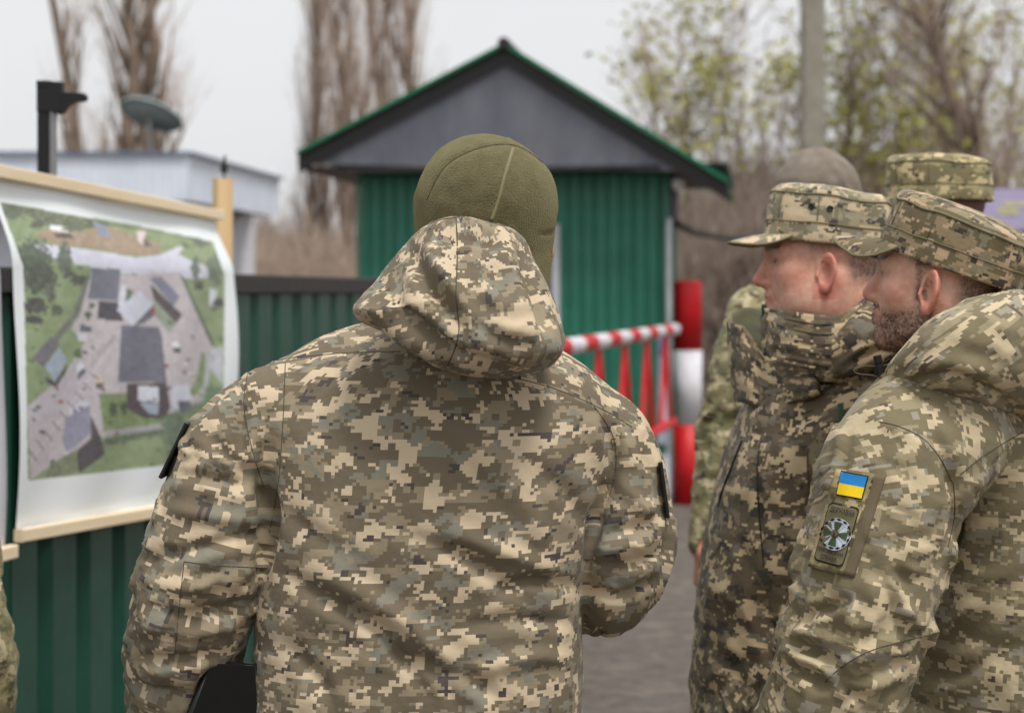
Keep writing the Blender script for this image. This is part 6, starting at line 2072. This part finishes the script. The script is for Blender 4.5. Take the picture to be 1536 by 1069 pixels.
RC = frame(math.radians(180 - 3), math.radians(-1), 0)
hC = np.array([W(1229, 388, YC)[0], YC - .02, W(1229, 388, YC)[2]])
body_mesh(C, rootC, hC, RC, 1.0, 0, (84, 74, 70), (212, 162, 140),
          ([rootC + [0, 0, .95], rootC + [0, 0, 1.25], np.array([hC[0] + .05, hC[1], 1.38]), hC - [-.03, 0, .12]], [.12, .12, .085, .055]),
          [([l.pts[0], l.pts[len(l.pts) // 2], l.pts[-1]], [.05, .045, .03]) for l in (armCl, armCr)],
          [([rootC + [0, s * .09, .9], rootC + [0, s * .11, .5], rootC + [0, s * .13, .12]], [.08, .06, .045]) for s in (-1, 1)],
          [(armCl.pts[-1], (-1, .1, -.3), (0, -.6, .8), (0, .8, .6), .6), (armCr.pts[-1], (-1, -.1, -.3), (0, .6, .8), (0, -.8, .6), .6)], hh=.0024, fuzz=4000, fuzz_mat=M['hair_c'], capped=True)
capC, VCc, FCc = make_cap(RC, hC, M['camo_cap_c'], C, rootC, pitch=math.radians(6), z0=.024, H=.090, a=.111, b=.090, flare=.955, seed=8, vis=.060, droop=.20)
cCc = Caster(VCc, FCc)
for x, y in ((1217, 310), (1245, 313)):
    p, n_ = cCc.hit(x, y)
    a_ = np.cross(n_, [0, 0, 1.]); a_ /= np.linalg.norm(a_); b_ = np.cross(n_, a_)
    ring = [p + n_ * .0006 + .0042 * (math.cos(t) * a_ + math.sin(t) * b_) for t in np.linspace(0, 2 * math.pi, 17)]
    mb = MB(); mb.tube(ring, .0016, 6, cap=False); mb.add([p + n_ * .0008 + .0036 * (math.cos(t) * a_ + math.sin(t) * b_) for t in np.linspace(0, 2 * math.pi, 16, endpoint=False)], [tuple(range(16))])
    mb.build('eyelet', M['black'], capC, off=rootC)
legs_piece(rootC, math.radians(180), M['camo_c'], C)


# ------------------------------------------------------------------ the people further back and at the left edge
def simple_person(label, root, yaw, hc, head_yaw, jacket_mat, rows, la, ra, hands, hh=.005, seed=1, h=.011, neck=.12, tone=(196, 138, 118)):
    o = empty('person', tuple(root), label, 'person', 'uniformed people at the checkpoint')
    R_ = frame(head_yaw)
    t = Torso(rows, yaw=yaw - math.pi / 2, uo=seed * .37, wr=.006)
    L = Limb(la[0], la[1], m=9, uo=seed * .37 + 2, wr=.006); Rr = Limb(ra[0], ra[1], m=9, uo=seed * .37 + 4, wr=.006)
    w = np.array([-math.sin(yaw), math.cos(yaw), 0])
    neckp = np.array([hc[0], hc[1], hc[2] - .19])
    ca = [Limb([l_.pts[0], neckp - [0, 0, .05]], [l_.rs[0] * .95, .075], m=4, uo=seed + 7.0, wr=.003) for l_ in (L, Rr)]
    colr = Ball(lambda P: rcone(P, neckp - [0, 0, .05], neckp + [0, 0, .02], .085, .075), neckp, .08, uo=seed + 9.0)
    pcs = [t, L, Rr] + ca + [colr]
    allp = np.concatenate([L.pts, Rr.pts, np.array([[r[1], r[2], r[0]] for r in rows]), neckp[None]])
    jo, V, F = garment('jacket', pcs, .035, allp.min(0) - .26, allp.max(0) + .24, h, jacket_mat, o, root, (), seed * 9)
    body_mesh(o, root, hc, R_, .3, 0, (70, 60, 54), tone, ([root + [0, 0, .95], root + [0, 0, 1.25], neckp], [.12, .12, .07]),
              [([l_.pts[0], l_.pts[4], l_.pts[-1]], [.03, .028, .022]) for l_ in (L, Rr)],
              [([root + w * s * .09 + [0, 0, .9], root + w * s * .11 + [0, 0, .5], root + w * s * .13 + [0, 0, .12]], [.08, .06, .045]) for s in (-1, 1)], hands, hh=hh)
    legs_piece(root, yaw, jacket_mat, o, h=.02)
    return o, R_, jo, V, F

def rows_std(x, y, zs, a, b):
    """hem, waist, chest, armpit, shoulder, neck base"""
    return [(zs - .72, x, y, a * .95, b), (zs - .45, x, y, a * .92, b), (zs - .22, x, y, a, b * 1.05), (zs - .08, x, y, a * 1.0, b), (zs, x, y, a * .8, b * .8), (zs + .06, x, y, a * .4, b * .6)]

# grey knitted hat, soft camouflage sleeve
YD = 4.1
xd = W(1205, 440, YD)[0]; rootD = np.array([xd, YD, 0.])
hD = np.array([W(1220, 440, YD)[0], YD, W(0, 318, YD)[2]])
laD = ([W(1136, 480, YD - .02), W(1112, 560, YD - .04), W(1092, 660, YD - .05), W(1078, 740, YD - .06), W(1062, 812, YD - .10)], [U(44, YD), U(42, YD), U(38, YD), U(36, YD), U(27, YD)])
raD = ([W(1300, 480, YD + .1), W(1320, 650, YD + .12), W(1310, 820, YD + .05)], [.07, .062, .045])
D, RD, jD, VDj, FDj = simple_person('person behind the open collar man in grey knitted hat and soft green camouflage sleeve', rootD, math.radians(105), hD, math.radians(130), M['camo_soft'],
                          rows_std(xd + .02, YD, W(0, 500, YD)[2], .17, .125), laD, raD,
                          [(W(1056, 818, YD - .11), (-.1, -.1, -1), (-1, 0, .1), (0, -1, .1), .7), (raD[0][-1], (0, -.1, -1), (1, 0, 0), (0, -1, 0), .6)], seed=3, h=.008)
kc = hD + [0, 0, .035]
def knitf(P):
    q = (P - hD) @ RD
    d = ell(q, (-.012, 0, .030), (.112, .094, .112))
    return smax(d, -(q[:, 2] - .004 + .12 * np.clip(q[:, 0], -.1, .1)), .01)
class Knit(Ball):
    def disp(s, P, u, v, seed):
        q = (P - hD) @ RD
        top = np.exp(-((q[:, 0] - .0) ** 2 + q[:, 1] ** 2) / .05 ** 2) * (q[:, 2] > .08)
        return .006 * fbm(P[:, 0] * 12, P[:, 1] * 12, P[:, 2] * 16, seed, 3) + .006 * top * np.sin(u * 60)
garment('knitted_hat', [Knit(knitf, kc, .1)], .02, kc - [.16, .16, .14], kc + [.16, .16, .16], .006, M['knit'], D, rootD, [([(1255, 240), (1270, 262), (1278, 285)], -.010, 8), ([(1240, 236), (1262, 262), (1268, 290)], .006, 8)], 23)

# rear cap
YE = 3.62
xe = W(1415, 440, YE)[0]; rootE = np.array([xe + .04, YE, 0.])
hE = np.array([W(1404, 440, YE)[0], YE, W(0, 322, YE)[2]])
laE = ([W(1440, 520, YE - .22), W(1430, 700, YE - .24), W(1410, 860, YE - .2)], [.075, .07, .05])
raE = ([W(1440, 520, YE + .22), W(1430, 700, YE + .24), W(1410, 860, YE + .2)], [.075, .07, .05])
E, RE, jE, _, _ = simple_person('person mostly hidden behind the two nearer caps in a light pixel camouflage cap', rootE, math.radians(175), hE, math.radians(172), M['camo_e'],
                          rows_std(rootE[0], YE, W(0, 520, YE)[2], .20, .13), laE, raE,
                          [(laE[0][-1], (0, 0, -1), (0, -1, 0), (-1, 0, 0), .6), (raE[0][-1], (0, 0, -1), (0, 1, 0), (-1, 0, 0), .6)], seed=5, h=.012, tone=(150, 92, 80))
make_cap(RE, hE, M['camo_e'], E, rootE, pitch=math.radians(0), z0=.026, H=.086, a=.110, b=.090, flare=.97, seed=12, vis=.05, droop=.3)

# sleeve at the left edge
YF = 3.0
rootF = np.array([W(-230, 440, YF)[0], YF + .05, 0.])
hF = np.array([rootF[0], rootF[1], 1.66])
laF = ([W(-400, 560, YF + .05), W(-430, 760, YF + .05), W(-405, 950, YF + .1)], [.075, .07, .05])
raF = ([W(-10, 600, YF), W(8, 800, YF - .01), W(-20, 905, YF - .02), W(-35, 990, YF - .02), W(-20, 1060, YF + .03)], [.058, .05, .036, .042, .036])
Fp, RF_, jF, VFj, FFj = simple_person('camouflage sleeve of a person cut off by the lower left picture edge', rootF, math.radians(95), hF, math.radians(95), M['camo_soft'],
                          rows_std(rootF[0] - .02, YF + .05, 1.42, .19, .12), laF, ([W(-95, 640, YF), W(-62, 780, YF), W(-46, 880, YF - .02), W(-30, 955, YF - .02), W(-18, 1010, YF - .0), W(-28, 1100, YF), W(-40, 1160, YF)], [.055, .05, .048, .046, .048, .040, .036]),
                          [(laF[0][-1], (0, .2, -1), (-1, 0, 0), (0, 1, 0), .6), (W(-40, 1170, YF), (0, .2, -1), (1, 0, 0), (0, 1, 0), .6)], seed=8, h=.009)
